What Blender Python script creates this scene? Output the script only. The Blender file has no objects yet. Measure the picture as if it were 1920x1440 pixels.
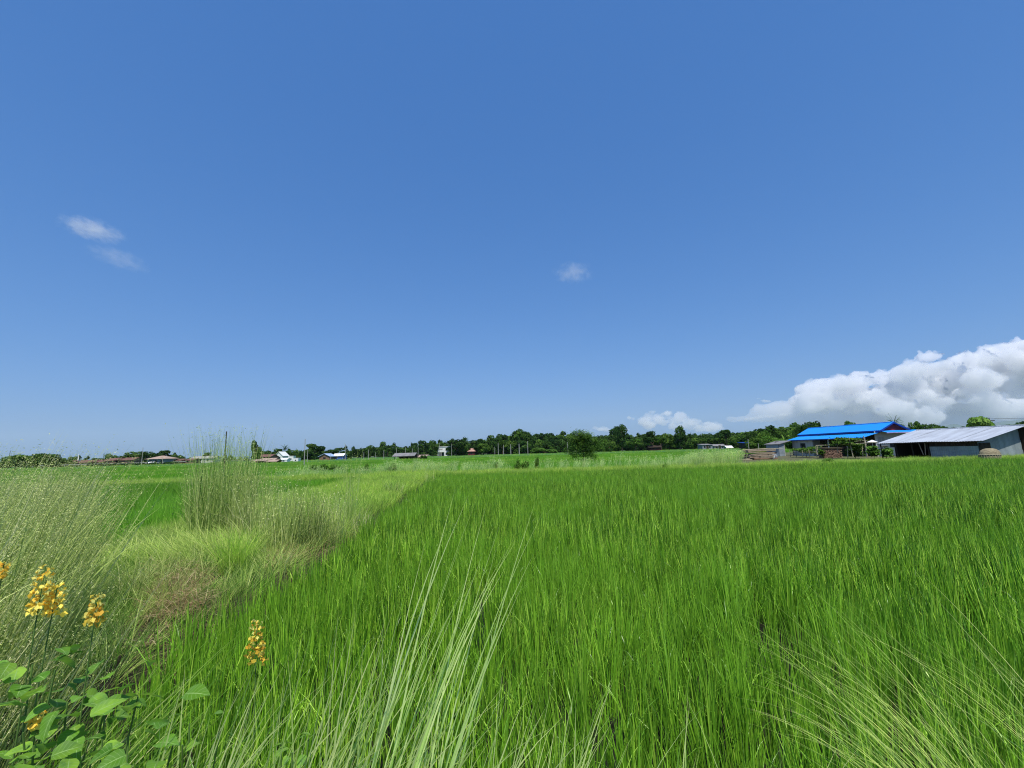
import bpy, bmesh, math, random
import numpy as np
from mathutils import Vector, Matrix, noise
scene = bpy.context.scene
# ================================================================ camera
F = 830.0                       # focal length in photo pixels (1920 wide)
PITCH, ROLL, CAMZ = math.radians(8.62), math.radians(-1.6), 1.85
cd = bpy.data.cameras.new("camera"); cam = bpy.data.objects.new("camera", cd)
scene.collection.objects.link(cam)
cd.sensor_width = 36.0; cd.lens = 36.0 * F / 1920.0
cd.clip_start = 0.05; cd.clip_end = 90000.0
cam.matrix_world = Matrix.Translation((0, 0, CAMZ)) @ Matrix.Rotation(math.pi/2 + PITCH, 4, 'X') @ Matrix.Rotation(ROLL, 4, 'Z')
scene.camera = cam
# ================================================================ sky and sun
SUN_DIR = Vector((0.05, -0.50, 1.00)).normalized()
SUN_EL = math.asin(SUN_DIR.z); SUN_AZ = math.atan2(SUN_DIR.x, SUN_DIR.y)
w = bpy.data.worlds.new("World"); scene.world = w; w.use_nodes = True
nt = w.node_tree; bg = nt.nodes["Background"]
sky = nt.nodes.new("ShaderNodeTexSky"); sky.sky_type = 'NISHITA'; sky.sun_disc = False
sky.sun_elevation = SUN_EL; sky.sun_rotation = SUN_AZ
sky.air_density = 1.0; sky.dust_density = 1.5; sky.ozone_density = 1.0
# colour response of the phone camera for the sky: one power curve per channel
sep = nt.nodes.new("ShaderNodeSeparateColor"); comb = nt.nodes.new("ShaderNodeCombineColor")
nt.links.new(sky.outputs[0], sep.inputs[0])
for k, (a, g) in enumerate(((0.49, 0.97), (0.62, 0.66), (0.98, 0.50))):
    m1 = nt.nodes.new("ShaderNodeMath"); m1.operation = 'MULTIPLY'; m1.inputs[1].default_value = 0.1
    m2 = nt.nodes.new("ShaderNodeMath"); m2.operation = 'POWER'; m2.inputs[1].default_value = g
    m3 = nt.nodes.new("ShaderNodeMath"); m3.operation = 'MULTIPLY'; m3.inputs[1].default_value = 10 * a
    nt.links.new(sep.outputs[k], m1.inputs[0]); nt.links.new(m1.outputs[0], m2.inputs[0])
    nt.links.new(m2.outputs[0], m3.inputs[0]); nt.links.new(m3.outputs[0], comb.inputs[k])
nt.links.new(comb.outputs[0], bg.inputs[0])
bg.inputs[1].default_value = 0.1
sd = bpy.data.lights.new("sun", 'SUN'); sun = bpy.data.objects.new("sun", sd); scene.collection.objects.link(sun)
sd.energy = 5.0; sd.angle = math.radians(0.5); sd.color = (1.0, 0.95, 0.87)
sun.rotation_euler = SUN_DIR.to_track_quat('Z', 'Y').to_euler()
scene.view_settings.view_transform = 'Standard'; scene.view_settings.look = 'None'
scene.view_settings.exposure = 0.0; scene.view_settings.gamma = 1.0
cy = scene.cycles
cy.max_bounces = 8; cy.diffuse_bounces = 2; cy.glossy_bounces = 2; cy.transmission_bounces = 4
cy.transparent_max_bounces = 16; cy.volume_bounces = 12; cy.use_denoising = True; cy.denoising_prefilter = 'NONE'; cy.filter_width = 1.1
# ================================================================ helpers
C = scene.collection
R3 = cam.matrix_world.to_3x3()
def ray(px, py): return R3 @ Vector(((px-960)/F, (720-py)/F, -1))
def pt(px, py, d):
    """point on the sight line of a photo pixel at distance d along +y"""
    r = ray(px, py); return Vector((r.x/r.y*d, d, CAMZ + r.z/r.y*d))
def at(px, d, z=0.0):
    """point at distance d and height z that stands in photo column px"""
    lo, hi = -2500.0, 2500.0
    for _ in range(45):
        m = (lo+hi)/2; r = ray(px, m)
        if CAMZ + r.z/r.y*d > z: lo = m
        else: hi = m
    return Vector((r.x/r.y*d, d, z))
def tag(o, label=None, cat=None, group=None, kind=None):
    if label: o['label'] = label
    if cat: o['category'] = cat
    if group: o['group'] = group
    if kind: o['kind'] = kind
    return o
def thing(name, label, cat, loc=(0,0,0), rz=0.0, group=None, scale=None):
    o = bpy.data.objects.new(name, None); C.objects.link(o)
    o.location = loc; o.rotation_euler = (0, 0, rz); o.empty_display_size = 0.3
    if scale: o.scale = scale
    return tag(o, label, cat, group)
def link(name, me, parent=None, mat=None):
    o = bpy.data.objects.new(name, me); C.objects.link(o)
    if parent is not None: o.parent = parent
    if mat is not None and not me.materials: me.materials.append(mat)
    return o
def obj(name, bm, mat, parent=None, smooth=False):
    me = bpy.data.meshes.new(name); bmesh.ops.recalc_face_normals(bm, faces=bm.faces[:]); bm.to_mesh(me); bm.free()
    if smooth:
        for p in me.polygons: p.use_smooth = True
    return link(name, me, parent, mat)
def box(bm, x0, x1, y0, y1, z0, z1):
    vs = [bm.verts.new(p) for p in ((x0,y0,z0),(x1,y0,z0),(x1,y1,z0),(x0,y1,z0),(x0,y0,z1),(x1,y0,z1),(x1,y1,z1),(x0,y1,z1))]
    for f in ((0,3,2,1),(4,5,6,7),(0,1,5,4),(1,2,6,5),(2,3,7,6),(3,0,4,7)): bm.faces.new([vs[i] for i in f])
def tube(bm, pts, radii, n=7, cap=True):
    rings = []
    for i, p in enumerate(pts):
        p = Vector(p); a = Vector(pts[max(0, i-1)]); b = Vector(pts[min(len(pts)-1, i+1)])
        d = (b-a).normalized(); s = d.cross(Vector((0.13, 0.9, 0.31))).normalized(); u = d.cross(s)
        rings.append([bm.verts.new(p + radii[i]*(math.cos(2*math.pi*k/n)*s + math.sin(2*math.pi*k/n)*u)) for k in range(n)])
    for r0, r1 in zip(rings, rings[1:]):
        for k in range(n): bm.faces.new((r0[k], r0[(k+1) % n], r1[(k+1) % n], r1[k]))
    if cap: bm.faces.new(rings[0]); bm.faces.new(rings[-1][::-1])
def slab(bm, quad, th):
    """a sheet through 4 points with thickness th downward"""
    t = [bm.verts.new(p) for p in quad]; b = [bm.verts.new(Vector(p) - Vector((0,0,th))) for p in quad]
    bm.faces.new(t); bm.faces.new(b[::-1])
    for i in range(4): bm.faces.new((t[i], b[i], b[(i+1) % 4], t[(i+1) % 4]))
def prism(bm, poly, y0, y1):
    """polygon in (x, z) extruded from y0 to y1"""
    a = [bm.verts.new((x, y0, z)) for x, z in poly]; b = [bm.verts.new((x, y1, z)) for x, z in poly]
    n = len(poly); bm.faces.new(a); bm.faces.new(b[::-1])
    for i in range(n): bm.faces.new((a[i], b[i], b[(i+1) % n], a[(i+1) % n]))
def ribbed(bm, p00, p10, p11, p01, n, amp):
    """corrugated sheet: n ribs across from p00->p10, running to p01->p11"""
    p00, p10, p11, p01 = map(Vector, (p00, p10, p11, p01)); nn = (p10-p00).cross(p01-p00).normalized(); prev = None
    for i in range(2*n+1):
        u = i/(2*n); o = nn * (amp if i % 2 else -amp)
        a = p00.lerp(p10, u) + o; b = p01.lerp(p11, u) + o; q = (bm.verts.new(a), bm.verts.new(b))
        if prev: bm.faces.new((prev[0], q[0], q[1], prev[1]))
        prev = q
# ---- materials
def newmat(name):
    m = bpy.data.materials.new(name); m.use_nodes = True; return m, m.node_tree, m.node_tree.nodes['Principled BSDF']
def mat(name, col, col2=None, scale=3.0, rough=0.8, bump=0.0, metal=0.0, stretch=None, detail=6.0, lo=0.35, hi=0.65):
    m, n, p = newmat(name)
    p.inputs['Roughness'].default_value = rough; p.inputs['Metallic'].default_value = metal
    p.inputs['Specular IOR Level'].default_value = 0.25
    tc = n.nodes.new('ShaderNodeTexCoord'); mp = n.nodes.new('ShaderNodeMapping')
    n.links.new(tc.outputs['Object'], mp.inputs[0])
    if stretch: mp.inputs['Scale'].default_value = stretch
    nz = n.nodes.new('ShaderNodeTexNoise'); nz.inputs['Scale'].default_value = scale; nz.inputs['Detail'].default_value = detail
    n.links.new(mp.outputs[0], nz.inputs['Vector'])
    cr = n.nodes.new('ShaderNodeValToRGB'); cr.color_ramp.elements[0].position = lo; cr.color_ramp.elements[1].position = hi
    col2 = col2 or tuple(c*0.7 for c in col)
    cr.color_ramp.elements[0].color = (*col2, 1); cr.color_ramp.elements[1].color = (*col, 1)
    n.links.new(nz.outputs[0], cr.inputs[0]); n.links.new(cr.outputs[0], p.inputs['Base Color'])
    if bump:
        b = n.nodes.new('ShaderNodeBump'); b.inputs['Strength'].default_value = bump; b.inputs['Distance'].default_value = 0.05
        n.links.new(nz.outputs[0], b.inputs['Height']); n.links.new(b.outputs[0], p.inputs['Normal'])
    return m
def leafmat(name, cols, tip=None, transl=0.35, rough=0.5, patch=None, patch_scale=0.15, spec=0.12):
    """leaf material: colour from the per-blade random attribute, optional tip colour, optional world-space colour patches"""
    m, n, p = newmat(name)
    at_ = n.nodes.new('ShaderNodeAttribute'); at_.attribute_name = 'rnd'
    cr = n.nodes.new('ShaderNodeValToRGB'); e = cr.color_ramp.elements
    for i, c in enumerate(cols):
        pos = i/(len(cols)-1)
        el = e[0] if i == 0 else (e[len(e)-1] if i == len(cols)-1 else e.new(pos))
        el.position = pos; el.color = (*c, 1)
    n.links.new(at_.outputs['Fac'], cr.inputs[0]); out = cr.outputs[0]
    def mix(a, b, f, blend='MIX'):
        mx = n.nodes.new('ShaderNodeMix'); mx.data_type = 'RGBA'; mx.blend_type = blend
        n.links.new(a, mx.inputs[6])
        if isinstance(b, tuple): mx.inputs[7].default_value = (*b, 1)
        else: n.links.new(b, mx.inputs[7])
        if isinstance(f, float): mx.inputs[0].default_value = f
        else: n.links.new(f, mx.inputs[0])
        return mx.outputs[2]
    if tip:
        a2 = n.nodes.new('ShaderNodeAttribute'); a2.attribute_name = 't'
        mr = n.nodes.new('ShaderNodeMapRange'); mr.inputs[1].default_value = 0.55; mr.inputs[2].default_value = 1.1
        n.links.new(a2.outputs['Fac'], mr.inputs[0]); out = mix(out, tip, mr.outputs[0])
    if patch:
        g = n.nodes.new('ShaderNodeNewGeometry'); nz = n.nodes.new('ShaderNodeTexNoise'); nz.inputs['Scale'].default_value = patch_scale
        nz.inputs['Detail'].default_value = 4.0
        n.links.new(g.outputs['Position'], nz.inputs['Vector'])
        mr = n.nodes.new('ShaderNodeMapRange'); mr.inputs[1].default_value = 0.42; mr.inputs[2].default_value = 0.66
        n.links.new(nz.outputs[0], mr.inputs[0]); out = mix(out, patch, mr.outputs[0])
    oi = n.nodes.new('ShaderNodeObjectInfo'); hv = n.nodes.new('ShaderNodeHueSaturation')
    mr = n.nodes.new('ShaderNodeMapRange'); mr.inputs[3].default_value = 0.82; mr.inputs[4].default_value = 1.2
    n.links.new(oi.outputs['Random'], mr.inputs[0]); n.links.new(mr.outputs[0], hv.inputs['Value']); n.links.new(out, hv.inputs['Color'])
    out = hv.outputs[0]
    n.links.new(out, p.inputs['Base Color']); p.inputs['Roughness'].default_value = rough; p.inputs['Specular IOR Level'].default_value = spec
    tr = n.nodes.new('ShaderNodeBsdfTranslucent'); br = n.nodes.new('ShaderNodeHueSaturation'); br.inputs['Value'].default_value = 1.5
    n.links.new(out, br.inputs['Color']); n.links.new(br.outputs[0], tr.inputs[0])
    ms = n.nodes.new('ShaderNodeMixShader'); ms.inputs[0].default_value = transl
    n.links.new(p.outputs[0], ms.inputs[1]); n.links.new(tr.outputs[0], ms.inputs[2])
    n.links.new(ms.outputs[0], n.nodes['Material Output'].inputs['Surface'])
    return m
# ---- numpy meshes
rng = np.random.default_rng(7)
def U(a, b, n): return rng.uniform(a, b, n)
def mesh_np(name, V, Q, attrs=None, mat=None):
    me = bpy.data.meshes.new(name); V = np.asarray(V, dtype=np.float32).reshape(-1, 3); Q = np.asarray(Q, dtype=np.int32)
    me.vertices.add(len(V)); me.vertices.foreach_set('co', V.ravel())
    if len(Q):
        k = Q.shape[1]; me.loops.add(Q.size); me.loops.foreach_set('vertex_index', Q.ravel())
        me.polygons.add(len(Q)); me.polygons.foreach_set('loop_start', np.arange(0, Q.size, k, dtype=np.int32))
    for nm, a in (attrs or {}).items():
        a = np.asarray(a, dtype=np.float32)
        if a.ndim == 2: at_ = me.attributes.new(nm, 'FLOAT_VECTOR', 'POINT'); at_.data.foreach_set('vector', a.ravel())
        else: at_ = me.attributes.new(nm, 'FLOAT', 'POINT'); at_.data.foreach_set('value', a)
    me.update(calc_edges=True)
    if mat: me.materials.append(mat)
    return me
class Blades:
    """collects grass blades, stalks and leaf flakes for one mesh"""
    def __init__(s): s.V = []; s.Q = []; s.r = []; s.t = []; s.n = 0
    def _put(s, V, Q, r, t):
        s.V.append(V.reshape(-1, 3)); s.Q.append(Q + s.n); s.r.append(r); s.t.append(t); s.n += V.reshape(-1, 3).shape[0]
    def blades(s, base, L, W, az, th0, bend, S=4, tw=None, rnd=None, pw=1.5, taper=3.0):
        base = np.asarray(base, float).reshape(-1, 3); N = len(base)
        f = lambda a: np.broadcast_to(np.asarray(a, float), (N,))
        L, W, az, th0, bend = map(f, (L, W, az, th0, bend)); tw = U(-1.3, 1.3, N) if tw is None else f(tw); rnd = U(0, 1, N) if rnd is None else f(rnd)
        t = np.linspace(0, 1, S+1); tm = (t[1:]+t[:-1])/2
        th = th0[:, None] + bend[:, None]*tm**pw; ds = (L/S)[:, None]
        h = np.concatenate([np.zeros((N, 1)), np.cumsum(np.sin(th)*ds, 1)], 1); z = np.concatenate([np.zeros((N, 1)), np.cumsum(np.cos(th)*ds, 1)], 1)
        ca, sa = np.cos(az)[:, None], np.sin(az)[:, None]
        P = np.stack([base[:, 0:1]+h*ca, base[:, 1:2]+h*sa, base[:, 2:3]+z], -1)
        wd = (W[:, None]*np.minimum(1, 0.45+t*3)*(1-t**taper*0.97))/2
        a2 = az+np.pi/2+tw; side = np.stack([np.cos(a2), np.sin(a2), np.zeros(N)], -1)[:, None, :]*wd[..., None]
        V = np.stack([P-side, P+side], 2).reshape(N, (S+1)*2, 3)
        k = np.arange(S)*2; q = np.stack([k, k+1, k+3, k+2], -1)
        Q = (q[None]+(np.arange(N)*(S+1)*2)[:, None, None]).reshape(-1, 4)
        s._put(V, Q, np.repeat(rnd, (S+1)*2), np.tile(np.repeat(t, 2), N)); return P
    def flakes(s, P, size, nrm=None, aspect=1.6, jit=1.0, rnd=None, fold=0.0):
        """leaf-sized pointed quads at points P"""
        P = np.asarray(P, float).reshape(-1, 3); N = len(P); size = np.broadcast_to(np.asarray(size, float), (N,))
        n = rng.normal(size=(N, 3))*jit
        if nrm is not None: n = n+nrm
        n /= np.linalg.norm(n, axis=1, keepdims=True)+1e-9
        a = np.cross(n, rng.normal(size=(N, 3))); a /= np.linalg.norm(a, axis=1, keepdims=True)+1e-9; b = np.cross(n, a)
        a = a*size[:, None]*aspect/2; b = b*size[:, None]/2
        V = np.stack([P-a, P+b*0.9+n*fold*size[:, None], P+a, P-b*0.9+n*fold*size[:, None]], 1)
        Q = (np.arange(4)[None]+(np.arange(N)*4)[:, None]); rnd = U(0, 1, N) if rnd is None else np.broadcast_to(rnd, (N,))
        s._put(V, Q, np.repeat(rnd, 4), np.tile([0.2, 0.4, 0.6, 0.4], N))
    def mesh(s, name, mat=None):
        return mesh_np(name, np.concatenate(s.V), np.concatenate(s.Q), {'rnd': np.concatenate(s.r), 't': np.concatenate(s.t)}, mat)
def scatter(name, P, rot, sc, ix, protos, **tags):
    """one 'stuff' object: prototype meshes instanced on points by geometry nodes"""
    P = np.asarray(P, float); N = len(P); rot = np.asarray(rot, float)
    if rot.ndim == 1: rot = np.stack([np.zeros(N), np.zeros(N), rot], 1)
    me = mesh_np(name, P, np.zeros((0, 4)), {'rot': rot, 'sc': np.broadcast_to(sc, (N,)), 'ix': np.asarray(ix, float)})
    o = link(name, me); tag(o, **tags)
    g = bpy.data.node_groups.new(name, 'GeometryNodeTree')
    g.interface.new_socket('Geometry', in_out='INPUT', socket_type='NodeSocketGeometry'); g.interface.new_socket('Geometry', in_out='OUTPUT', socket_type='NodeSocketGeometry')
    nd = g.nodes; gi = nd.new('NodeGroupInput'); go = nd.new('NodeGroupOutput'); iop = nd.new('GeometryNodeInstanceOnPoints'); ji = nd.new('GeometryNodeJoinGeometry')
    for k, pm in reversed(list(enumerate(protos))):
        po = bpy.data.objects.new(name+'_source', pm)     # never linked to the scene
        oi = nd.new('GeometryNodeObjectInfo'); oi.inputs['Object'].default_value = po
        if 'As Instance' in oi.inputs: oi.inputs['As Instance'].default_value = True
        g.links.new(oi.outputs['Geometry'], ji.inputs[0])
    def attr(nm, ty):
        a = nd.new('GeometryNodeInputNamedAttribute'); a.data_type = ty; a.inputs[0].default_value = nm; return a.outputs[0]
    g.links.new(gi.outputs[0], iop.inputs['Points']); g.links.new(ji.outputs[0], iop.inputs['Instance'])
    iop.inputs['Pick Instance'].default_value = True
    g.links.new(attr('ix', 'FLOAT'), iop.inputs['Instance Index']); g.links.new(attr('rot', 'FLOAT_VECTOR'), iop.inputs['Rotation'])
    g.links.new(attr('sc', 'FLOAT'), iop.inputs['Scale']); g.links.new(iop.outputs[0], go.inputs[0])
    md = o.modifiers.new('scatter', 'NODES'); md.node_group = g
    return o
# ================================================================ setting: ground, paddies, banks, hills, haze, clouds
M_soil = mat('soil', (0.10, 0.075, 0.04), (0.035, 0.03, 0.018), 2.5, 0.95, 0.6)
M_farfield = mat('far_field', (0.10, 0.14, 0.05), (0.08, 0.10, 0.05), 0.04, 0.9, 0.0, stretch=(1, 3, 1))
M_paddy = mat('paddy_canopy', (0.055, 0.17, 0.014), (0.03, 0.10, 0.01), 1.5, 0.8, 0.8)
M_mud = mat('mud', (0.018, 0.016, 0.009), (0.007, 0.007, 0.004), 1.2, 0.55, 0.4)
M_bank = mat('bank_earth', (0.07, 0.056, 0.030), (0.025, 0.026, 0.012), 1.6, 0.95, 0.8)
M_hill = mat('hill_forest', (0.05, 0.09, 0.04), (0.03, 0.06, 0.03), 0.002, 1.0)
S = 40000
tag(link('ground', mesh_np('ground', [(-S,-S,0),(S,-S,0),(S,S,0),(-S,S,0)], [(0,1,2,3)]), mat=M_farfield), kind='structure')
def edge_x(y): return -2.5 - 0.10*y + 0.13*math.sin(0.9*y+1) + 0.07*math.sin(2.3*y)          # right edge of the long grassy bank = left edge of the near paddy
BANKW = 4.6                                   # its width
def grid(name, xs, ys, zf, mat_):
    X, Y = np.meshgrid(xs, ys); V = np.array([(x, y, zf(x, y)) for x, y in zip(X.ravel(), Y.ravel())]); nx = len(xs)
    i = np.arange(len(ys)-1)[:, None]*nx+np.arange(nx-1)[None]; i = i.ravel()
    me = mesh_np(name, V, np.stack([i, i+1, i+nx+1, i+nx], 1)); o = link(name, me, mat=mat_)
    for p in me.polygons: p.use_smooth = True
    return tag(o, kind='structure')
def smooth(a, b, x): t = min(1, max(0, (x-a)/(b-a))); return t*t*(3-2*t)
def bank_h(x, y):
    """height of the earth banks: the long one, the one the camera stands on and the cross bank at the end of the paddy"""
    e = edge_x(y)-x; h = 0.0
    if y < 62: h = max(h, smooth(-0.25, 0.35, e)*smooth(-0.3, 0.6, BANKW-e))
    h = max(h, smooth(0.0, 0.5, 1.75-y))
    yc = 32.5+0.02*x; h = max(h, smooth(0, 0.8, 2.6-abs(y-yc)))
    if x > 12 and y > 30: h = max(h, smooth(0, 1.5, y-31.5)*smooth(13, 17, x))       # raised yard round the farm buildings
    return h
def ground_h(x, y):
    h = bank_h(x, y); return 0.26*h + (0.05*noise.noise((x*1.3, y*1.3, 0)) + 0.04*noise.noise((x*3.1, y*3.1, 5)))*min(1, h*3)
grid('paddy_mud', np.linspace(-60, 75, 60), np.linspace(-6, 31, 30), lambda x, y: 0.004, M_mud)
def bank_z(x, y):
    h = bank_h(x, y); return ground_h(x, y) if h > 0.01 else -0.05
grid('grass_bank', np.linspace(-16, 16, 170), np.linspace(-5, 62, 300), bank_z, M_bank)
grid('farmyard', np.linspace(16, 85, 90), np.linspace(29.5, 110, 70), lambda x, y: -0.1 if (x < 0.47*y-3 or y > 84) else 0.27*smooth(29.8, 32, y)*smooth(0, 6, 110-y)*smooth(0, 4, 85-x)+0.03*noise.noise((x*0.6, y*0.6, 3)), mat('yard_earth', (0.13, 0.11, 0.06), (0.07, 0.09, 0.03), 0.8, 0.95, 0.5))
grid('cross_bank', np.linspace(-60, -16, 60), np.linspace(29, 36.5, 16), bank_z, M_bank)
# rice seen as a closed canopy beyond the cross bank
grid('far_paddies', np.linspace(-420, 480, 120), np.linspace(37, 300, 80), lambda x, y: -0.2 if (y < 38 or (x > 15 and x > 0.47*y and y < 78)) else 0.30+0.05*noise.noise((x*0.05, y*0.05, 2)), M_paddy)
# ---- hills in the haze behind the farm
def hill_z(x, y):
    r = 0
    for cx, cw, hh in ((15500, 2600, 430), (13200, 1500, 290), (18500, 3000, 600), (10800, 1800, 200)): r = max(r, hh*math.exp(-((x-cx)/cw)**2))
    f = math.exp(-((y-15500)/1500)**2)
    return -20 + f*r*(1+0.35*noise.noise((x/900, y/900, 0))+0.15*noise.noise((x/300, y/300, 3)))
grid('hills', np.linspace(7500, 22000, 150), np.linspace(12500, 18500, 50), hill_z, M_hill)
# ---- haze
def make_haze(dens):
    me = bpy.data.meshes.new('haze'); bm = bmesh.new(); box(bm, -24000, 24000, -2000, 19500, -21, 1300); bm.to_mesh(me); bm.free()
    m, n, p = newmat('haze'); n.nodes.remove(p); v = n.nodes.new('ShaderNodeVolumePrincipled')
    v.inputs['Color'].default_value = (0.74, 0.87, 1.0, 1); v.inputs['Density'].default_value = dens; v.inputs['Anisotropy'].default_value = 0.0
    n.links.new(v.outputs[0], n.nodes['Material Output'].inputs['Volume']); me.materials.append(m)
    tag(link('haze', me), kind='stuff', label='thin pale blue haze over the fields and far hills', cat='haze')
make_haze(3.0e-5)
# ---- clouds: real volumes far beyond the hills
CD = 24000.0; CS = CD/F
def ico(n):
    bm = bmesh.new(); bmesh.ops.create_icosphere(bm, subdivisions=n, radius=1.0); V = np.array([tuple(v.co) for v in bm.verts]); Fc = np.array([[v.index for v in f.verts] for f in bm.faces]); bm.free(); return V, Fc
ICO = [ico(1), ico(2)]
def cloud(name, blobs, vox, disps, dens, label, group=None, sub=2):
    parts = []
    def ball(c, R, sx, sy, sz, fine): Vi, Fi = ICO[fine]; parts.append((Vi*[R*sx, R*sy, R*sz]+[c.x, c.y, c.z], Fi))
    for (px, py, r, sx, sz, dd) in blobs:
        p = pt(px, py, CD+dd*CS); R0_ = r*CS*0.85; ball(p, R0_, sx, 1, sz, 1)
        def kids(c, R, lev, k):
            for _ in range(k):
                d = Vector((rr.gauss(0, 1), rr.gauss(0, 1)-0.3, rr.gauss(0, 1)+0.35)).normalized(); q = c+Vector((d.x*R*sx, d.y*R, d.z*R*sz))*0.92; r2 = R*rr.uniform(0.28, 0.46)
                ball(q, r2, 1, 1, 1, 0)
                if lev: kids(q, r2*0.9, lev-1, 5)
        if sub: kids(p, R0_, 1 if sub > 1 else 0, 10)
    off = 0; Vs, Fs = [], []
    for Vi, Fi in parts: Vs.append(Vi); Fs.append(Fi+off); off += len(Vi)
    me = mesh_np(name, np.concatenate(Vs), np.concatenate(Fs)); o = link(name, me); tag(o, label, 'cloud', group)
    rm = o.modifiers.new('remesh', 'REMESH'); rm.mode = 'VOXEL'; rm.voxel_size = vox*CS
    for k, (d, s) in enumerate(disps):
        t = bpy.data.textures.new(name+str(k), 'CLOUDS'); t.noise_scale = s*CS; t.noise_depth = 4; t.noise_type = 'HARD_NOISE' if k else 'SOFT_NOISE'; t.noise_basis = 'ORIGINAL_PERLIN'
        dm = o.modifiers.new('billow', 'DISPLACE'); dm.texture = t; dm.texture_coords = 'GLOBAL'; dm.strength = d*CS; dm.mid_level = 0.5
    m, n, p = newmat(name); n.nodes.remove(p); v = n.nodes.new('ShaderNodeVolumePrincipled')
    v.inputs['Color'].default_value = (1, 1, 1, 1); v.inputs['Density'].default_value = dens/CS; v.inputs['Anisotropy'].default_value = 0.1
    n.links.new(v.outputs[0], n.nodes['Material Output'].inputs['Volume']); me.materials.append(m)
    return o
rr = random.Random(11)
def along(prof, n, rad, base, fill, sx=1.3, sz=0.8, dd=60):
    L = []
    for k in range(n):
        u = rr.random()*(len(prof)-1); i = int(u); t = u-i
        x = prof[i][0]*(1-t)+prof[i+1][0]*t; y = prof[i][1]*(1-t)+prof[i+1][1]*t
        f = rr.random()**1.3*fill; r = rad*(0.55+0.75*rr.random())
        L.append((x, y+r*0.8+max(0, base-y-r)*f, r, sx, sz, rr.uniform(-dd, dd*1.5)))
    return L
cloud('cumulus_cloud', along([(1640,705),(1690,682),(1738,652),(1790,650),(1830,652),(1870,636),(1920,624),(1990,608),(2080,596)], 130, 29, 795, 0.95, 1.5, 0.75),
      2.2, ((14, 26), (9, 12), (5.0, 4.5)), 0.075, 'largest towering white cumulus cloud with grey underside at the right edge')
cloud('cumulus_cloud', along([(1500,706),(1530,702),(1570,690),(1610,688),(1660,688),(1700,700),(1750,700)], 80, 21, 775, 0.95, 1.4, 0.8, 40),
      1.8, ((9, 20), (6, 9), (4, 3.5)), 0.075, 'puffy white cumulus cloud rolling out left of the towering cloud bank')
cloud('cumulus_cloud', along([(1206,772),(1225,766),(1250,768),(1270,766),(1290,778),(1320,785),(1350,786)], 46, 10, 812, 0.8, 1.3, 0.8, 20),
      1.2, ((6, 12), (3.5, 5)), 0.065, 'low heaped white cloud above the tallest trees of the woodland')
cloud('small_cloud', along([(1090,806),(1120,796),(1150,802),(1190,802)], 16, 5, 812, 0.5, 1.6, 0.7, 10),
      1.4, ((5, 9), (2, 3.5)), 0.08, 'faint low cloud behind the lone leafy tree')
cloud('small_cloud', along([(1178,779),(1190,782)], 5, 4, 790, 0.5, 1.2, 0.8, 5), 1.2, ((4, 7), (2, 3)), 0.09, 'tiny detached puff of cloud above the low cloud, left of the heaped one')
cloud('cloud_streak', along([(1390,784),(1430,776),(1470,772),(1500,770)], 18, 5, 784, 0.3, 2.2, 0.6, 15), 1.4, ((5, 9), (2.2, 3.5)), 0.07, 'thin streak of cloud low over the trees left of the blue roof')
cloud('small_cloud', along([(1420,744),(1440,750)], 6, 4, 752, 0.4, 2.0, 0.6, 5), 1.2, ((4, 7), (2, 3)), 0.08, 'upper small slanting puff at the left tip of the cloud bank')
cloud('small_cloud', along([(1484,770),(1505,772)], 6, 5, 782, 0.4, 1.5, 0.8, 5), 1.2, ((5, 7), (2, 3)), 0.10, 'small round puff right above the left end of the blue roof')
cloud('small_cloud', along([(1578,766),(1600,770)], 7, 5, 776, 0.4, 1.6, 0.7, 5), 1.2, ((5, 7), (2, 3)), 0.10, 'small puff low over the middle of the blue roof')
cloud('cloud_streak', along([(1630,766),(1680,764),(1730,752),(1760,762)], 22, 6, 778, 0.4, 2.2, 0.6, 15), 1.5, ((6, 9), (2.2, 3.5)), 0.07, 'pale flat streak of cloud under the bank, over the red gable')
cloud('cumulus_cloud', along([(1860,738),(1890,726),(1930,724),(1980,730)], 20, 12, 762, 0.6, 1.5, 0.7, 20), 2.0, ((9, 14), (4, 5)), 0.12, 'low white cloud at the right edge over the bushy bright green tree')
cloud('cloud_layer', [(1500,768,26,5,1,60),(1600,760,34,4,1,60),(1700,755,42,4,1,60),(1800,750,48,4,1,60),(1900,740,52,4,1.1,60),(2000,740,55,4,1.1,60),(1420,785,14,6,0.9,60),(2100,740,60,4,1.1,60),(1560,790,26,6,0.8,80),(1720,792,30,6,0.8,80),(1880,790,34,6,0.8,80),(2040,790,36,5,0.8,80)], 5, ((16, 30), (6, 10)), 0.050, 'dim grey veil of cloud lying behind and under the cloud bank')
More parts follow.
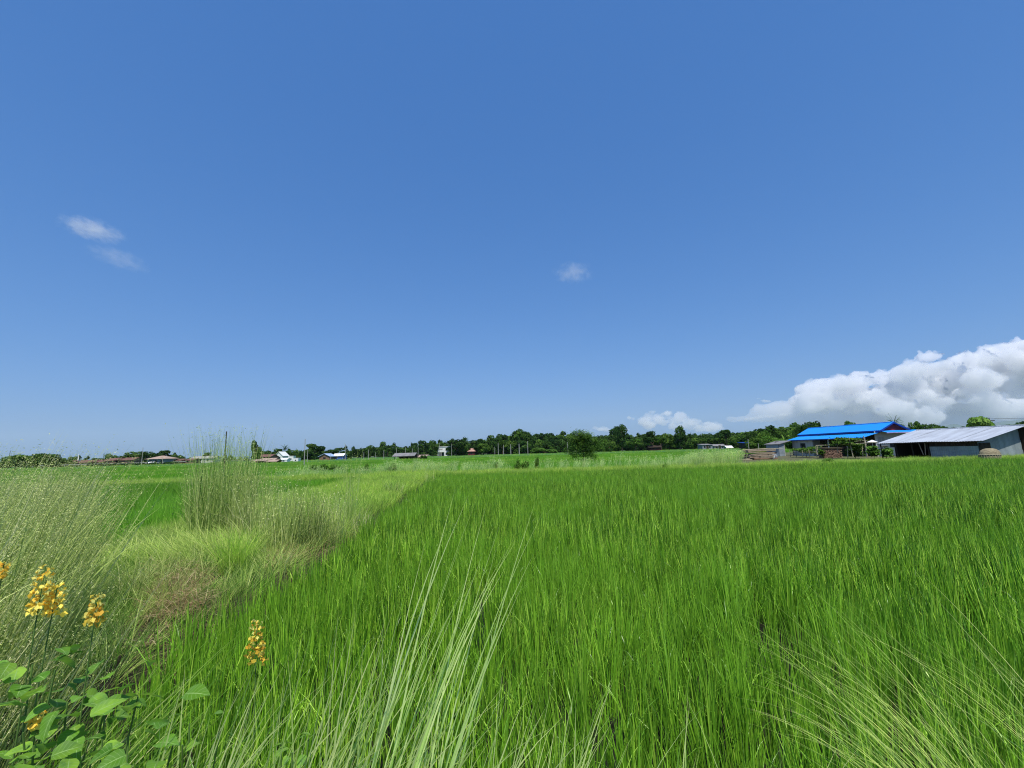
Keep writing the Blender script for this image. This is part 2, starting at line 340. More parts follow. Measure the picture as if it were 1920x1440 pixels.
def wisp(name, px, py, wx, wz, tilt, dens, seed, label):
    """thin ragged cloud: noise density inside an ellipsoid"""
    p = pt(px, py, CD); me = bpy.data.meshes.new(name); bm = bmesh.new(); bmesh.ops.create_icosphere(bm, subdivisions=3, radius=1.0); bm.to_mesh(me); bm.free()
    o = link(name, me); o.location = p; o.scale = (wx*CS, wx*CS*0.7, wz*CS); o.rotation_euler = (0, tilt, 0); tag(o, label, 'cloud')
    m, n, pr = newmat(name); n.nodes.remove(pr); v = n.nodes.new('ShaderNodeVolumePrincipled'); v.inputs['Color'].default_value = (1, 1, 1, 1)
    tc = n.nodes.new('ShaderNodeTexCoord'); gr_ = n.nodes.new('ShaderNodeTexGradient'); gr_.gradient_type = 'SPHERICAL'; n.links.new(tc.outputs['Object'], gr_.inputs[0])
    mp = n.nodes.new('ShaderNodeMapping'); mp.inputs['Location'].default_value = (seed, seed*2, 0); mp.inputs['Scale'].default_value = (wx/wz*0.8, 1, 1); n.links.new(tc.outputs['Object'], mp.inputs[0])
    nz = n.nodes.new('ShaderNodeTexNoise'); nz.inputs['Scale'].default_value = 2.3; nz.inputs['Detail'].default_value = 6; nz.inputs['Roughness'].default_value = 0.66; n.links.new(mp.outputs[0], nz.inputs['Vector'])
    a = n.nodes.new('ShaderNodeMath'); a.operation = 'MULTIPLY'; a.inputs[1].default_value = 0.36; n.links.new(gr_.outputs['Fac'], a.inputs[0])
    b = n.nodes.new('ShaderNodeMath'); b.operation = 'ADD'; n.links.new(a.outputs[0], b.inputs[0]); n.links.new(nz.outputs[0], b.inputs[1])
    c = n.nodes.new('ShaderNodeMapRange'); c.inputs[1].default_value = 0.58; c.inputs[2].default_value = 0.98; c.inputs[4].default_value = dens/CS; n.links.new(b.outputs[0], c.inputs[0]); n.links.new(c.outputs[0], v.inputs['Density'])
    e = n.nodes.new('ShaderNodeMath'); e.operation = 'MULTIPLY'; e2 = n.nodes.new('ShaderNodeMapRange'); e2.inputs[1].default_value = 0.0; e2.inputs[2].default_value = 0.25; n.links.new(gr_.outputs['Fac'], e2.inputs[0])
    n.links.new(c.outputs[0], e.inputs[0]); n.links.new(e2.outputs[0], e.inputs[1]); n.links.new(e.outputs[0], v.inputs['Density'])
    n.links.new(v.outputs[0], n.nodes['Material Output'].inputs['Volume']); me.materials.append(m); return o
wisp('wispy_cloud', 172, 430, 72, 26, 0.22, 0.024, 1.3, 'upper of two small wispy clouds high on the left')
wisp('wispy_cloud', 222, 484, 72, 24, 0.32, 0.008, 4.1, 'lower and fainter of two wispy clouds high on the left')
wisp('wispy_cloud', 1075, 512, 48, 26, 0.0, 0.017, 7.7, 'lone tiny wisp of cloud high in the middle of the sky')
# ================================================================ rice and grasses
COLS_RICE = [(0.014, 0.070, 0.006), (0.085, 0.24, 0.012), (0.26, 0.52, 0.030), (0.54, 0.80, 0.11)]
M_rice = leafmat('rice_leaf', COLS_RICE, transl=0.16, spec=0.35, rough=0.36, patch=(0.17, 0.38, 0.026), patch_scale=0.25)
M_ricefar = leafmat('rice_leaf_far', [(0.08, 0.25, 0.014), (0.16, 0.39, 0.022), (0.26, 0.50, 0.05)], transl=0.35, rough=0.6, patch=(0.17, 0.35, 0.045), patch_scale=0.03)
M_pale = leafmat('pale_grass', [(0.31, 0.50, 0.10), (0.47, 0.65, 0.18), (0.68, 0.76, 0.34), (0.19, 0.42, 0.05)], tip=(0.50, 0.60, 0.20), transl=0.45)
M_bankg = leafmat('bank_grass', [(0.16, 0.36, 0.03), (0.32, 0.54, 0.05), (0.46, 0.62, 0.10), (0.56, 0.56, 0.18)], transl=0.35, patch=(0.30, 0.46, 0.08), patch_scale=0.5)
M_olive = leafmat('reed', [(0.09, 0.15, 0.025), (0.28, 0.38, 0.08), (0.54, 0.60, 0.21), (0.72, 0.69, 0.38)], transl=0.25, patch=(0.34, 0.44, 0.11), patch_scale=0.8)
M_dark = leafmat('dark_reed', [(0.06, 0.12, 0.02), (0.17, 0.27, 0.05), (0.36, 0.48, 0.13), (0.46, 0.50, 0.20)], transl=0.2)
M_silver = leafmat('silvery_grass', [(0.24, 0.38, 0.07), (0.44, 0.57, 0.13), (0.64, 0.70, 0.25)], transl=0.42)
M_straw = leafmat('dry_straw', [(0.09, 0.06, 0.025), (0.24, 0.16, 0.07), (0.40, 0.29, 0.14), (0.56, 0.46, 0.26)], transl=0.1)
M_green = leafmat('green_grass', [(0.05, 0.14, 0.015), (0.10, 0.24, 0.025), (0.18, 0.34, 0.05), (0.30, 0.40, 0.10)], transl=0.35)
WIND = 0.5   # the wind bends everything a little towards +x
def ringbase(n, r): a = U(0, 6.283, n); q = np.sqrt(U(0, 1, n))*r; return np.stack([np.cos(a)*q, np.sin(a)*q, np.zeros(n)], 1), a
def rice_clump(n, S, W, hgt=0.56):
    b = Blades(); base, a = ringbase(n, 0.032)
    az = a+U(-0.5, 0.5, n); L = U(0.72, 1.08, n)*hgt
    b.blades(base, L, U(0.8, 1.2, n)*W, az, U(0.0, 0.17, n), U(0.02, 0.50, n)**1.5, S=S, pw=2.0, rnd=U(0, 1, n)**1.35)
    k = n//5                                        # some leaves fold over
    base, a = ringbase(k, 0.05); b.blades(base, U(0.7, 0.95, k)*hgt, W*0.9, a, U(0.1, 0.3, k), U(0.8, 1.8, k), S=S, pw=2.5)
    return b.mesh('rice_clump', M_rice)
near = [rice_clump(25, 5, 0.0078) for _ in range(12)]
mid = [rice_clump(19, 3, 0.0088) for _ in range(10)]
def jgrid(x0f, x1f, y0, y1, step, keep=1.0):
    P = []; y = y0
    while y < y1:
        x0, x1 = x0f(y), x1f(y); xs = np.arange(x0, x1, step); n = len(xs)
        P.append(np.stack([xs+U(-.38, .38, n)*step, np.full(n, y)+U(-.38, .38, n)*step], 1)); y += step
    P = np.concatenate(P)
    return P[rng.random(len(P)) < keep]
def fld(P, s, seed=0): return np.array([noise.noise((x*s, y*s, seed)) for x, y in P])
def rice_zone(name, P, protos, hv, **tags):
    n = len(P); f = fld(P, 0.35, 1); f2 = fld(P, 1.5, 9); sc = (1+0.14*f+0.16*f2)*U(0.80, 1.15, n)*hv
    # common lean that drifts over the field
    lean = 0.06+0.05*fld(P, 0.2, 4); rot = np.stack([-0.02+U(-.05, .05, n), lean*np.where(P[:, 0] > 4, -0.4, 1.0)+U(-.05, .05, n), U(0, 6.28, n)], 1)
    # tilt is applied after the spin, so give x,y tilt in world axes by euler XYZ order on a pre-spun clump
    return scatter(name, np.c_[P, np.zeros(n)], rot, sc, rng.integers(0, len(protos), n), protos, **tags)
P = jgrid(lambda y: edge_x(y)+0.30+(-1.0 if y < 0 else 0), lambda y: 1.25*y+4.5, 1.62, 8, 0.160)
g = fld(P, 1.1, 21)+0.5*fld(P, 2.7, 22); P = P[g < 0.50]        # a few gaps that show the wet mud
rice_zone('rice_crop', P, near, 1.0, kind='stuff', label='tall bright green rice plants filling the near paddy', cat='rice')
P = jgrid(lambda y: edge_x(y)+0.30, lambda y: 1.25*y+4.5, 8, 30.3, 0.195)
P = P[P[:, 0] < 45]
rice_zone('rice_crop', P, mid, 1.0, kind='stuff', label='dense green rice reaching to the cross bank in front of the farm', cat='rice')
# left paddy beyond the long bank, and the paddies beyond the cross bank: patches of sparse leaves over the canopy
def rice_patch(n, W, half=1.25, hgt=0.55):
    b = Blades(); base = np.stack([U(-half, half, n), U(-half, half, n), np.zeros(n)], 1)
    b.blades(base, U(0.75, 1.1, n)*hgt, W, U(0, 6.28, n), U(0.05, 0.25, n), U(0.0, 0.4, n), S=2); return b.mesh('rice_patch', M_ricefar)
pp1 = [rice_patch(900, 0.016) for _ in range(4)]; pp2 = [rice_patch(420, 0.035) for _ in range(4)]
P = jgrid(lambda y: -1.35*y-6, lambda y: edge_x(y)-BANKW+0.4, 3, 30, 2.2)
n = len(P); scatter('rice_crop', np.c_[P, np.zeros(n)], U(0, 6.28, n), U(0.9, 1.05, n), rng.integers(0, 4, n), pp1, kind='stuff', label='green rice in the paddy left of the grassy bank', cat='rice')
P = jgrid(lambda y: -1.3*y-5, lambda y: 1.3*y+5, 38.5, 125, 2.3)
P = P[~((P[:, 0] > 17) & (P[:, 0] > 0.47*P[:, 1]) & (P[:, 1] < 78))]
P = P[(np.abs(P[:, 1]-70-0.05*P[:, 0]) > 1.6)]
n = len(P); scatter('rice_crop', np.c_[P, np.full(n, 0.0)], U(0, 6.28, n), U(0.9, 1.1, n), rng.integers(0, 4, n), pp2, kind='stuff', label='far green paddies stretching to the tree line', cat='rice')
# ---- bank grass
def tuft(n, r, L, W, th, bend, S, m, seeds=0, az0=None):
    b = Blades(); base, a = ringbase(n, r); az = a if az0 is None else az0+U(-.6, .6, n)
    b.blades(base, U(0.6, 1.1, n)*L, U(0.7, 1.3, n)*W, az, U(0.2, 1, n)*th, U(0.2, 1, n)*bend, S=S)
    return b.mesh('tuft', m)
tf = [tuft(46, 0.10, 0.42, 0.008, 0.5, 1.0, 3, M_bankg) for _ in range(8)]
def z_at(P, dz=-0.02): return np.array([ground_h(x, y)+dz for x, y in P])
def bank_pts(y0, y1, step, keep=1.0, inset=0.0):
    P = jgrid(lambda y: edge_x(y)-BANKW+inset, lambda y: edge_x(y)-0.02, y0, y1, step, keep); return P
P = bank_pts(9.5, 31, 0.20); P2 = bank_pts(31, 60, 0.33)
n = len(P)+len(P2); PP = np.r_[P, P2]
scatter('bank_grass', np.c_[PP, z_at(PP)], np.stack([U(-.1, .1, n), U(0, .25, n), U(0, 6.28, n)], 1), U(0.7, 1.25, n)*(1+0.35*fld(PP, 0.6, 3)), rng.integers(0, 8, n), tf, kind='stuff', label='yellow green grass along the far part of the long bank', cat='grass')
# cross bank in front of the far paddies and the farm
P = jgrid(lambda y: -42, lambda y: 46, 30.2, 34.6, 0.30)
n = len(P); scatter('bank_grass', np.c_[P, z_at(P)], np.stack([U(-.1, .1, n), U(0, .2, n), U(0, 6.28, n)], 1), U(0.75, 1.2, n)*(1+0.4*fld(P, 0.5, 6)), rng.integers(0, 8, n), tf, kind='stuff', label='yellow green grass on the cross bank behind the paddy', cat='grass')
# thin grass lines on the banks between the far paddies
Lp = []
for (yc, sl, wd) in ((52, 0.10, 1.2), (70, 0.05, 2.0), (95, -0.04, 2.0), (128, 0.03, 3.0), (175, 0.0, 4.0)):
    x = np.arange(-1.3*yc, 1.3*yc, 0.5); q = np.stack([x, yc+sl*x+U(-wd/2, wd/2, len(x))], 1); Lp.append(q[~((q[:, 0] > 17) & (q[:, 0] > 0.47*q[:, 1]) & (q[:, 1] < 78))])
P = np.concatenate(Lp); n = len(P)
tf2 = [tuft(70, 0.45, 0.75, 0.02, 0.4, 0.8, 2, M_bankg) for _ in range(4)]
scatter('field_edge_grass', np.c_[P, np.full(n, 0.1)], U(0, 6.28, n), U(0.7, 1.2, n), rng.integers(0, 4, n), tf2, kind='stuff', label='thin pale grass lines dividing the far paddies', cat='grass')
# pale plumed grass behind the cross bank
def plume(n, r, L, m):
    b = Blades(); base, a = ringbase(n, r); az = U(-1.0, 1.0, n); L_ = U(0.65, 1.1, n)*L
    Pp = b.blades(base, L_, 0.012, az, U(0, 0.2, n), U(0.1, 0.6, n), S=4, rnd=U(0.5, 1, n))
    tip = Pp[:, -2:, :].mean(1); k = 5
    b.flakes(np.repeat(tip, k, 0)+rng.normal(size=(n*k, 3))*[0.02, 0.02, 0.06], 0.03, aspect=2.5, rnd=U(0.6, 1, n*k)); return b.mesh('plume', m)
pl = [plume(26, 0.3, 1.25, M_pale) for _ in range(6)]
P = jgrid(lambda y: -18, lambda y: 24, 34.5, 37.8, 0.62); f = fld(P, 0.18, 31)+0.4*fld(P, 0.9, 32)
dens = np.where(P[:, 0] < 13, 0.08, -0.15)-0.02*np.maximum(0, P[:, 0]-8); P = P[f > -dens-0.05]; n = len(P)
scatter('plume_grass', np.c_[P, z_at(P)], U(-.5, .5, n), U(0.55, 1.05, n), rng.integers(0, 6, n), pl, kind='stuff', label='pale feathery grass standing behind the cross bank', cat='grass')
P = np.stack([U(14.2, 18.2, 60), U(35.5, 38, 60)], 1); n = 60
scatter('plume_grass', np.c_[P, z_at(P)], U(-.5, .5, n), U(0.85, 1.15, n), rng.integers(0, 6, n), pl, kind='stuff', label='thick stand of pale plumed grass left of the wood pile', cat='grass')
# ---- near left: tall olive reeds leaning with the wind
def reed(n, r, L, W, m, lean=0.25, heads=True, az0=0.15, spread=0.9, hs=0.0045, leafy=True):
    b = Blades(); base, a = ringbase(n, r); az = az0+U(-1, 1, n)*spread; L_ = U(0.6, 1.08, n)*L
    Pp = b.blades(base, L_, W*U(0.7, 1.2, n), az, U(0.3, 1.2, n)*lean, U(0.1, 0.8, n)*lean*1.6, S=6, taper=4)
    if leafy:
        k = n; i = rng.integers(0, n, k); j = rng.integers(1, 4, k)
        b.blades(Pp[i, j], U(0.3, 0.6, k)*L*0.6, W*1.5, az[i]+U(-.9, .9, k), U(0.2, 0.7, k), U(0.2, 0.9, k), S=3)
    if heads:
        k = 26; s = U(0, 1, n*k)**0.8; q0 = np.repeat(Pp[:, -3], k, 0); q1 = np.repeat(Pp[:, -1], k, 0)
        q = q0+(q1-q0)*s[:, None]+rng.normal(size=(n*k, 3))*0.014
        d = (q1-q0); d /= np.linalg.norm(d, axis=1, keepdims=True)
        b.flakes(q, U(0.6, 1.2, n*k)*hs, aspect=3.2, rnd=U(0.35, 1, n*k))
    return b.mesh('reed', m)
rd = [reed(40, 0.17, 1.62, 0.0050, M_olive, lean=0.26) for _ in range(8)]
P = jgrid(lambda y: -1.6*y-1.6, lambda y: -0.92*y-0.35 if y < 5.2 else -0.98*y-0.2, 1.5, 8.5, 0.24)
P = P[(P[:, 0] > -9) & (P[:, 0] < -1.9)]; P = P[(P[:, 0]**2+P[:, 1]**2) > 3.0**2]
n = len(P); hh = 1.0+0.12*fld(P, 0.7, 2); hh *= np.clip(0.72+0.28*(np.abs(P[:, 0])-1.9)/0.9, 0.6, 1)
scatter('tall_reeds', np.c_[P, z_at(P)], np.stack([U(-.06, .06, n), U(-.02, .16, n), U(-.35, .35, n)], 1), hh*U(0.85, 1.12, n), rng.integers(0, 8, n), rd, kind='stuff', label='mass of tall olive reeds with feathery heads blown rightward on the left', cat='reeds')
def gz(p): return ground_h(p.x, p.y)-0.03
def grass_thing(name, b, m, loc, label, cat, group=None):
    o = link(name, b.mesh(name, m)); o.location = loc; return tag(o, label, cat, group)
def stand(px, d): p = at(px, d, 0.25); p.z = gz(p); return p
def clump(px, d, n, r, L, W, m, label, lean=0.2, az0=0.2, spread=3.1, heads=0, S=6, th=(0.2, 1), name='reed_clump', cat='grass clump', leafy=0.5, rl=(0.55, 1.05), zsq=1.0):
    b = Blades(); base, a = ringbase(n, r); base[:, 1] *= zsq; az = az0+U(-1, 1, n)*spread; Ls = U(rl[0], rl[1], n)*L
    Pp = b.blades(base, Ls, W*U(0.6, 1.3, n), az, U(th[0], th[1], n)*lean, U(0.1, 1, n)*lean*1.5, S=S, taper=3.5)
    k = int(n*leafy)
    if k:
        i = rng.integers(0, n, k); j = rng.integers(0, 3, k)
        b.blades(Pp[i, j], U(0.25, 0.5, k)*L, W*1.2, az[i]+U(-1.5, 1.5, k), U(0.2, 0.9, k), U(0.2, 1.2, k), S=3)
    if heads:
        s = U(0, 1, n*heads); q0 = np.repeat(Pp[:, -3], heads, 0); q1 = np.repeat(Pp[:, -1], heads, 0)
        b.flakes(q0+(q1-q0)*s[:, None]+rng.normal(size=(n*heads, 3))*0.018, U(0.006, 0.016, n*heads), aspect=2.6, rnd=U(0.5, 1, n*heads))
    return grass_thing(name, b, m, stand(px, d), label, cat)
clump(418, 9.6, 620, 0.62, 2.35, 0.007, M_dark, 'tallest dark green reed clump, rising above the horizon on the left bank', lean=0.19, heads=5)
clump(372, 10.2, 260, 0.30, 1.65, 0.007, M_dark, 'shorter dark reeds hugging the left side of the tallest reed clump', lean=0.2, heads=3)
clump(470, 9.0, 300, 0.42, 1.55, 0.006, M_olive, 'olive stalks standing just right of the tallest reed clump', lean=0.2, heads=4)
clump(515, 7.6, 300, 0.40, 1.30, 0.006, M_olive, 'brownish upright stalks above the strip of dry straw', lean=0.22, heads=3)
clump(560, 8.0, 320, 0.42, 1.15, 0.007, M_dark, 'dark grey green clump in the middle of the bank edge', lean=0.22)
clump(604, 8.6, 300, 0.42, 1.10, 0.006, M_olive, 'olive clump between the dark clump and the slender pale stems', lean=0.24, heads=2)
clump(655, 10.2, 60, 0.14, 1.95, 0.007, M_silver, 'slender bundle of pale upright stems, alone and tall on the bank', lean=0.13, heads=3)
clump(668, 10.0, 170, 0.35, 0.85, 0.007, M_olive, 'low brownish tuft at the foot of the slender pale stems', lean=0.35)
clump(738, 17.5, 120, 0.35, 0.75, 0.010, M_dark, 'small dark tuft at the paddy edge halfway along the bank', lean=0.35)
clump(806, 24.0, 70, 0.3, 1.25, 0.012, M_silver, 'pale spike of grass near the far end of the long bank', lean=0.15)
clump(440, 6.5, 420, 0.20, 0.80, 0.006, M_bankg, 'bright yellow green grass tussock beside the brown straw', lean=0.55, th=(0.1, 1), leafy=0.2)
clump(395, 7.6, 900, 0.80, 0.85, 0.008, M_silver, 'silvery green flattened grass lying left of the bright tussock', lean=0.9, az0=3.6, spread=1.0, th=(0.5, 1.2), leafy=0)
clump(320, 7.4, 800, 0.75, 0.80, 0.008, M_silver, 'silvery grass mat lying next to the mass of tall reeds', lean=1.0, az0=3.3, spread=1.4, th=(0.5, 1.2), leafy=0)
clump(300, 5.6, 360, 0.45, 0.75, 0.006, M_olive, 'tangle of olive grass at the foot of the tall reeds, behind the brown straw', lean=0.9, spread=3.1, leafy=0.3)
# low grass of the near part of the bank, in the gaps between the clumps
tg = [tuft(40, 0.12, 0.40, 0.006, 0.8, 1.1, 3, M_green) for _ in range(5)]+[tuft(40, 0.12, 0.45, 0.006, 0.9, 0.9, 3, M_silver) for _ in range(4)]
P = jgrid(lambda y: edge_x(y)-BANKW+0.2, lambda y: edge_x(y)-0.10, 2.3, 9.8, 0.15); n = len(P)
P = P[fld(P, 0.9, 12) > -0.45]
def onbank(x, y): r = ray(x, y); q = r*((0.30-CAMZ)/r.z); return q.x, q.y
for (hx, hy, hr) in ((325, 1108, 0.33), (350, 1140, 0.22), (530, 1052, 0.2), (575, 1032, 0.2), (620, 1012, 0.22), (670, 985, 0.25), (255, 1180, 0.22), (330, 1190, 0.18)):
    cx, cy_ = onbank(hx, hy); P = P[(P[:, 0]-cx)**2+(P[:, 1]-cy_)**2 > hr**2]
n = len(P)
scatter('bank_grass', np.c_[P, z_at(P)], np.stack([U(-.2, .2, n), U(-.2, .2, n), U(0, 6.28, n)], 1), U(0.6, 1.1, n), rng.integers(0, 9, n), tg, kind='stuff', label='short mixed grass between the reed clumps on the bank', cat='grass')
# dry straw
def straw(px0, px1, y0, y1, n, label):
    b = Blades(); k = n; px = U(px0, px1, k); yy = U(y0, y1, k); pts = []
    for x, y in zip(px, yy):
        r = ray(x, y); s = (0.30-CAMZ)/r.z; q = r*s; pts.append((q.x, q.y, ground_h(q.x, q.y)+0.03+abs(rng.normal())*0.07+0.05*max(0, 1-((x-(px0+px1)/2)/((px1-px0)/2))**2)*max(0, 1-((y-(y0+y1)/2)/((y1-y0)/2))**2)))
    b.blades(pts, U(0.08, 0.30, k), U(0.003, 0.007, k), U(0, 6.28, k), U(1.1, 1.75, k), U(-0.5, 0.7, k), S=3)
    o = link('dry_straw', b.mesh('dry_straw', M_straw)); tag(o, label, 'straw')
straw(275, 392, 1068, 1155, 3000, 'largest brown heap of dry straw on the bank, above the dark gap')
straw(270, 350, 1150, 1215, 500, 'thin dry straw fallen down the bank towards the rice')
straw(490, 570, 1030, 1072, 900, 'small orange patch of dry straw at the left end of the strip by the rice')
straw(560, 655, 995, 1045, 1100, 'strip of dry straw along the edge of the rice')
straw(640, 710, 962, 1002, 500, 'last faint strip of dry straw, below the slender pale stems')
# ---- foreground: loose tufts rooted on the bank the camera stands on
def tuft_at(x, y, n, rx, ry, L, W, m, label, az0, spread, lean, bend, S=9, rl=(0.5, 1.05), rnd=(0, 1), cat='grass tuft', name='grass_tuft', pw=2.0, heads=0, tw=(0.4, 1.7)):
    b = Blades(); base = np.stack([U(-rx, rx, n), U(-ry, ry, n), np.zeros(n)], 1); Ls = U(rl[0], rl[1], n)*L
    Pp = b.blades(base, Ls, W*U(0.6, 1.25, n), az0+rng.normal(size=n)*spread, U(lean[0], lean[1], n), U(bend[0], bend[1], n), S=S, tw=U(tw[0], tw[1], n), rnd=U(rnd[0], rnd[1], n), pw=pw)
    if heads:
        s = U(0, 1, n*heads); q0 = np.repeat(Pp[:, -4], heads, 0); q1 = np.repeat(Pp[:, -1], heads, 0)
        b.flakes(q0+(q1-q0)*s[:, None]+rng.normal(size=(n*heads, 3))*0.006, U(0.003, 0.008, n*heads), aspect=2.4, rnd=U(0.5, 1, n*heads))
    return grass_thing(name, b, m, (x, y, ground_h(x, y)-0.04), label, cat)
tuft_at(-0.68, 1.60, 180, 0.26, 0.14, 1.25, 0.0095, M_pale, 'dense pale tuft of long grass at the bottom centre, blown to the right', 0.3, 0.8, (0.05, 0.42), (0.1, 0.9))
tuft_at(-0.56, 1.70, 30, 0.16, 0.08, 1.72, 0.0085, M_pale, 'longest pale blades of the centre, reaching high over the rice', 0.15, 0.25, (0.12, 0.26), (0.1, 0.5), rl=(0.75, 1.05))
tuft_at(-1.05, 1.60, 120, 0.20, 0.12, 1.12, 0.0090, M_pale, 'pale tuft left of the densest one, with arching tips', 0.4, 0.8, (0.02, 0.3), (0.1, 1.0), rnd=(0.2, 1))
tuft_at(-0.15, 1.64, 120, 0.28, 0.10, 1.05, 0.0080, M_pale, 'thin pale grass just right of the densest tuft', 0.5, 0.8, (0.05, 0.4), (0.1, 0.8), rnd=(0.0, 0.8))
tuft_at(0.55, 1.66, 40, 0.26, 0.10, 1.00, 0.0085, M_pale, 'sparse green arching blades at the bottom, between the two pale tufts', 0.2, 0.9, (0.1, 0.5), (0.2, 1.2))
tuft_at(0.42, 1.55, 14, 0.08, 0.06, 1.05, 0.012, M_pale, 'few broad straw coloured blades leaning right at the bottom', 0.0, 0.2, (0.5, 0.7), (-0.1, 0.3), rnd=(0.7, 1))
tuft_at(-1.45, 1.60, 200, 0.34, 0.14, 0.98, 0.0095, M_green, 'mixed green grass at the bottom left beside the broad leaves', 0.4, 1.2, (0.05, 0.6), (0.1, 1.0))
tuft_at(-2.15, 1.60, 200, 0.35, 0.16, 1.10, 0.0090, M_olive, 'pale stalks at the far bottom left leaning hard to the right', 0.35, 0.25, (0.5, 1.0), (-0.1, 0.5), rnd=(0.3, 1))
tuft_at(-2.45, 2.2, 130, 0.35, 0.25, 1.25, 0.0075, M_green, 'long stems crossing the dark gap behind the yellow flowers', 0.2, 0.3, (0.5, 0.95), (-0.1, 0.5), rnd=(0.3, 1))
tuft_at(-1.15, 1.58, 120, 0.36, 0.10, 0.92, 0.009, M_bankg, 'short yellowish grass under the pale centre tufts', 0.6, 1.5, (0.05, 0.6), (0.1, 1.0))
tuft_at(0.35, 1.55, 130, 0.6, 0.08, 0.85, 0.008, M_green, 'short green grass fringe along the bottom edge', 1.2, 1.6, (0.05, 0.6), (0.1, 1.0))
# right: fan of fine wiry stems, rooted beyond the lower right corner and bent to the left
WR = 3.0
tuft_at(1.80, 1.74, 130, 0.13, 0.12, 1.50, 0.0060, M_silver, 'thick fan of fine wiry stems bent left over the rice at the bottom right', 2.75, 0.22, (0.14, 0.48), (0.5, 1.25), S=12, cat='grass tuft', name='wiry_grass', tw=(-0.7, 0.7), pw=1.6, rl=(0.6, 1.05))
tuft_at(2.35, 1.85, 60, 0.30, 0.16, 1.45, 0.0050, M_silver, 'looser wiry stems right of the thick fan, bent left', 2.70, 0.25, (0.2, 0.6), (0.4, 1.1), S=12, name='wiry_grass', tw=(-0.7, 0.7), pw=1.6)
tuft_at(2.75, 1.95, 55, 0.25, 0.2, 1.40, 0.0048, M_silver, 'fine stems crossing the right edge of the picture', 2.65, 0.25, (0.25, 0.6), (0.3, 1.0), S=12, name='wiry_grass', tw=(-0.7, 0.7), pw=1.6)
tuft_at(1.75, 1.66, 60, 0.18, 0.10, 1.00, 0.0055, M_pale, 'short pale wiry stems at the root of the thick fan', 2.6, 0.35, (0.2, 0.7), (0.2, 0.8), S=8, name='wiry_grass', tw=(-0.7, 0.7), rnd=(0.4, 1))
# ---- yellow flowering plants and broad leaved plants at the lower left
M_stem = mat('green_stem', (0.12, 0.22, 0.05), (0.08, 0.15, 0.03), 20, 0.6)
M_petal = leafmat('yellow_petal', [(0.80, 0.42, 0.04), (0.92, 0.74, 0.10), (0.90, 0.82, 0.22), (0.62, 0.70, 0.20)], transl=0.3)
M_broad = leafmat('broad_leaf', [(0.065, 0.19, 0.014), (0.15, 0.32, 0.025), (0.27, 0.46, 0.05)], transl=0.35, rough=0.5, patch=(0.13, 0.27, 0.05), patch_scale=30, spec=0.12)
n_ = M_broad.node_tree; pb = n_.nodes['Principled BSDF']; src = pb.inputs['Base Color'].links[0].from_socket
va = n_.nodes.new('ShaderNodeAttribute'); va.attribute_name = 's'; vt = n_.nodes.new('ShaderNodeAttribute'); vt.attribute_name = 't'
def M2(op, a, b=None, c=None):
    m_ = n_.nodes.new('ShaderNodeMath'); m_.operation = op
    for i, v_ in enumerate((a, b, c)):
        if v_ is None: continue
        if isinstance(v_, (int, float)): m_.inputs[i].default_value = v_
        else: n_.links.new(v_, m_.inputs[i])
    return m_.outputs[0]
ab = M2('ABSOLUTE', va.outputs['Fac']); rib = M2('LESS_THAN', ab, 0.05)
vein = M2('LESS_THAN', M2('PINGPONG', M2('SUBTRACT', M2('MULTIPLY', vt.outputs['Fac'], 11.0), M2('MULTIPLY', ab, 1.6)), 0.5), 0.055)
vv = M2('MAXIMUM', rib, M2('MULTIPLY', vein, 0.55)); mx = n_.nodes.new('ShaderNodeMix'); mx.data_type = 'RGBA'; mx.inputs[7].default_value = (0.30, 0.48, 0.14, 1)
n_.links.new(src, mx.inputs[6]); n_.links.new(vv, mx.inputs[0]); n_.links.new(mx.outputs[2], pb.inputs['Base Color'])
def leaf_mesh(L, W, m, heart=0.0, droop=0.4, fold=0.25):
    """an oval leaf with a midrib fold, lying along +x from its stalk"""
    k = 9; V = []; Q = []
    for i in range(k+1):
        t = i/k; wd = W*0.5*(math.sin(math.pi*t**0.75)**0.8)*(1-0.25*t) if 0 < t < 1 else 0.0; x = L*t-heart*L*0.0; z = -droop*L*t*t
        xb = x-heart*L*(1-t)**6 if t > 0 else x
        wav = 0.03*L*math.sin(t*9)
        V += [(xb, -wd, z+fold*wd+wav), (x, 0, z), (xb, wd, z+fold*wd-wav)]
    for i in range(k):
        a = i*3; Q += [(a, a+1, a+4, a+3), (a+1, a+2, a+5, a+4)]
    me = mesh_np('leaf', V, Q, {'rnd': np.full(len(V), rng.random()), 't': np.repeat(np.linspace(0, 0.6, k+1), 3), 's': np.tile([-1.0, 0.0, 1.0], k+1)}, m)
    for p in me.polygons: p.use_smooth = True
    return me
def place_leaf(parent, pos, az, tilt, L, W, m, heart=0.0, roll=0.0, name='leaf'):
    o = link(name, leaf_mesh(L, W, m, heart, U(0.1, 0.5, 1)[0]), parent); o.location = pos; o.rotation_euler = (roll, tilt, az); return o
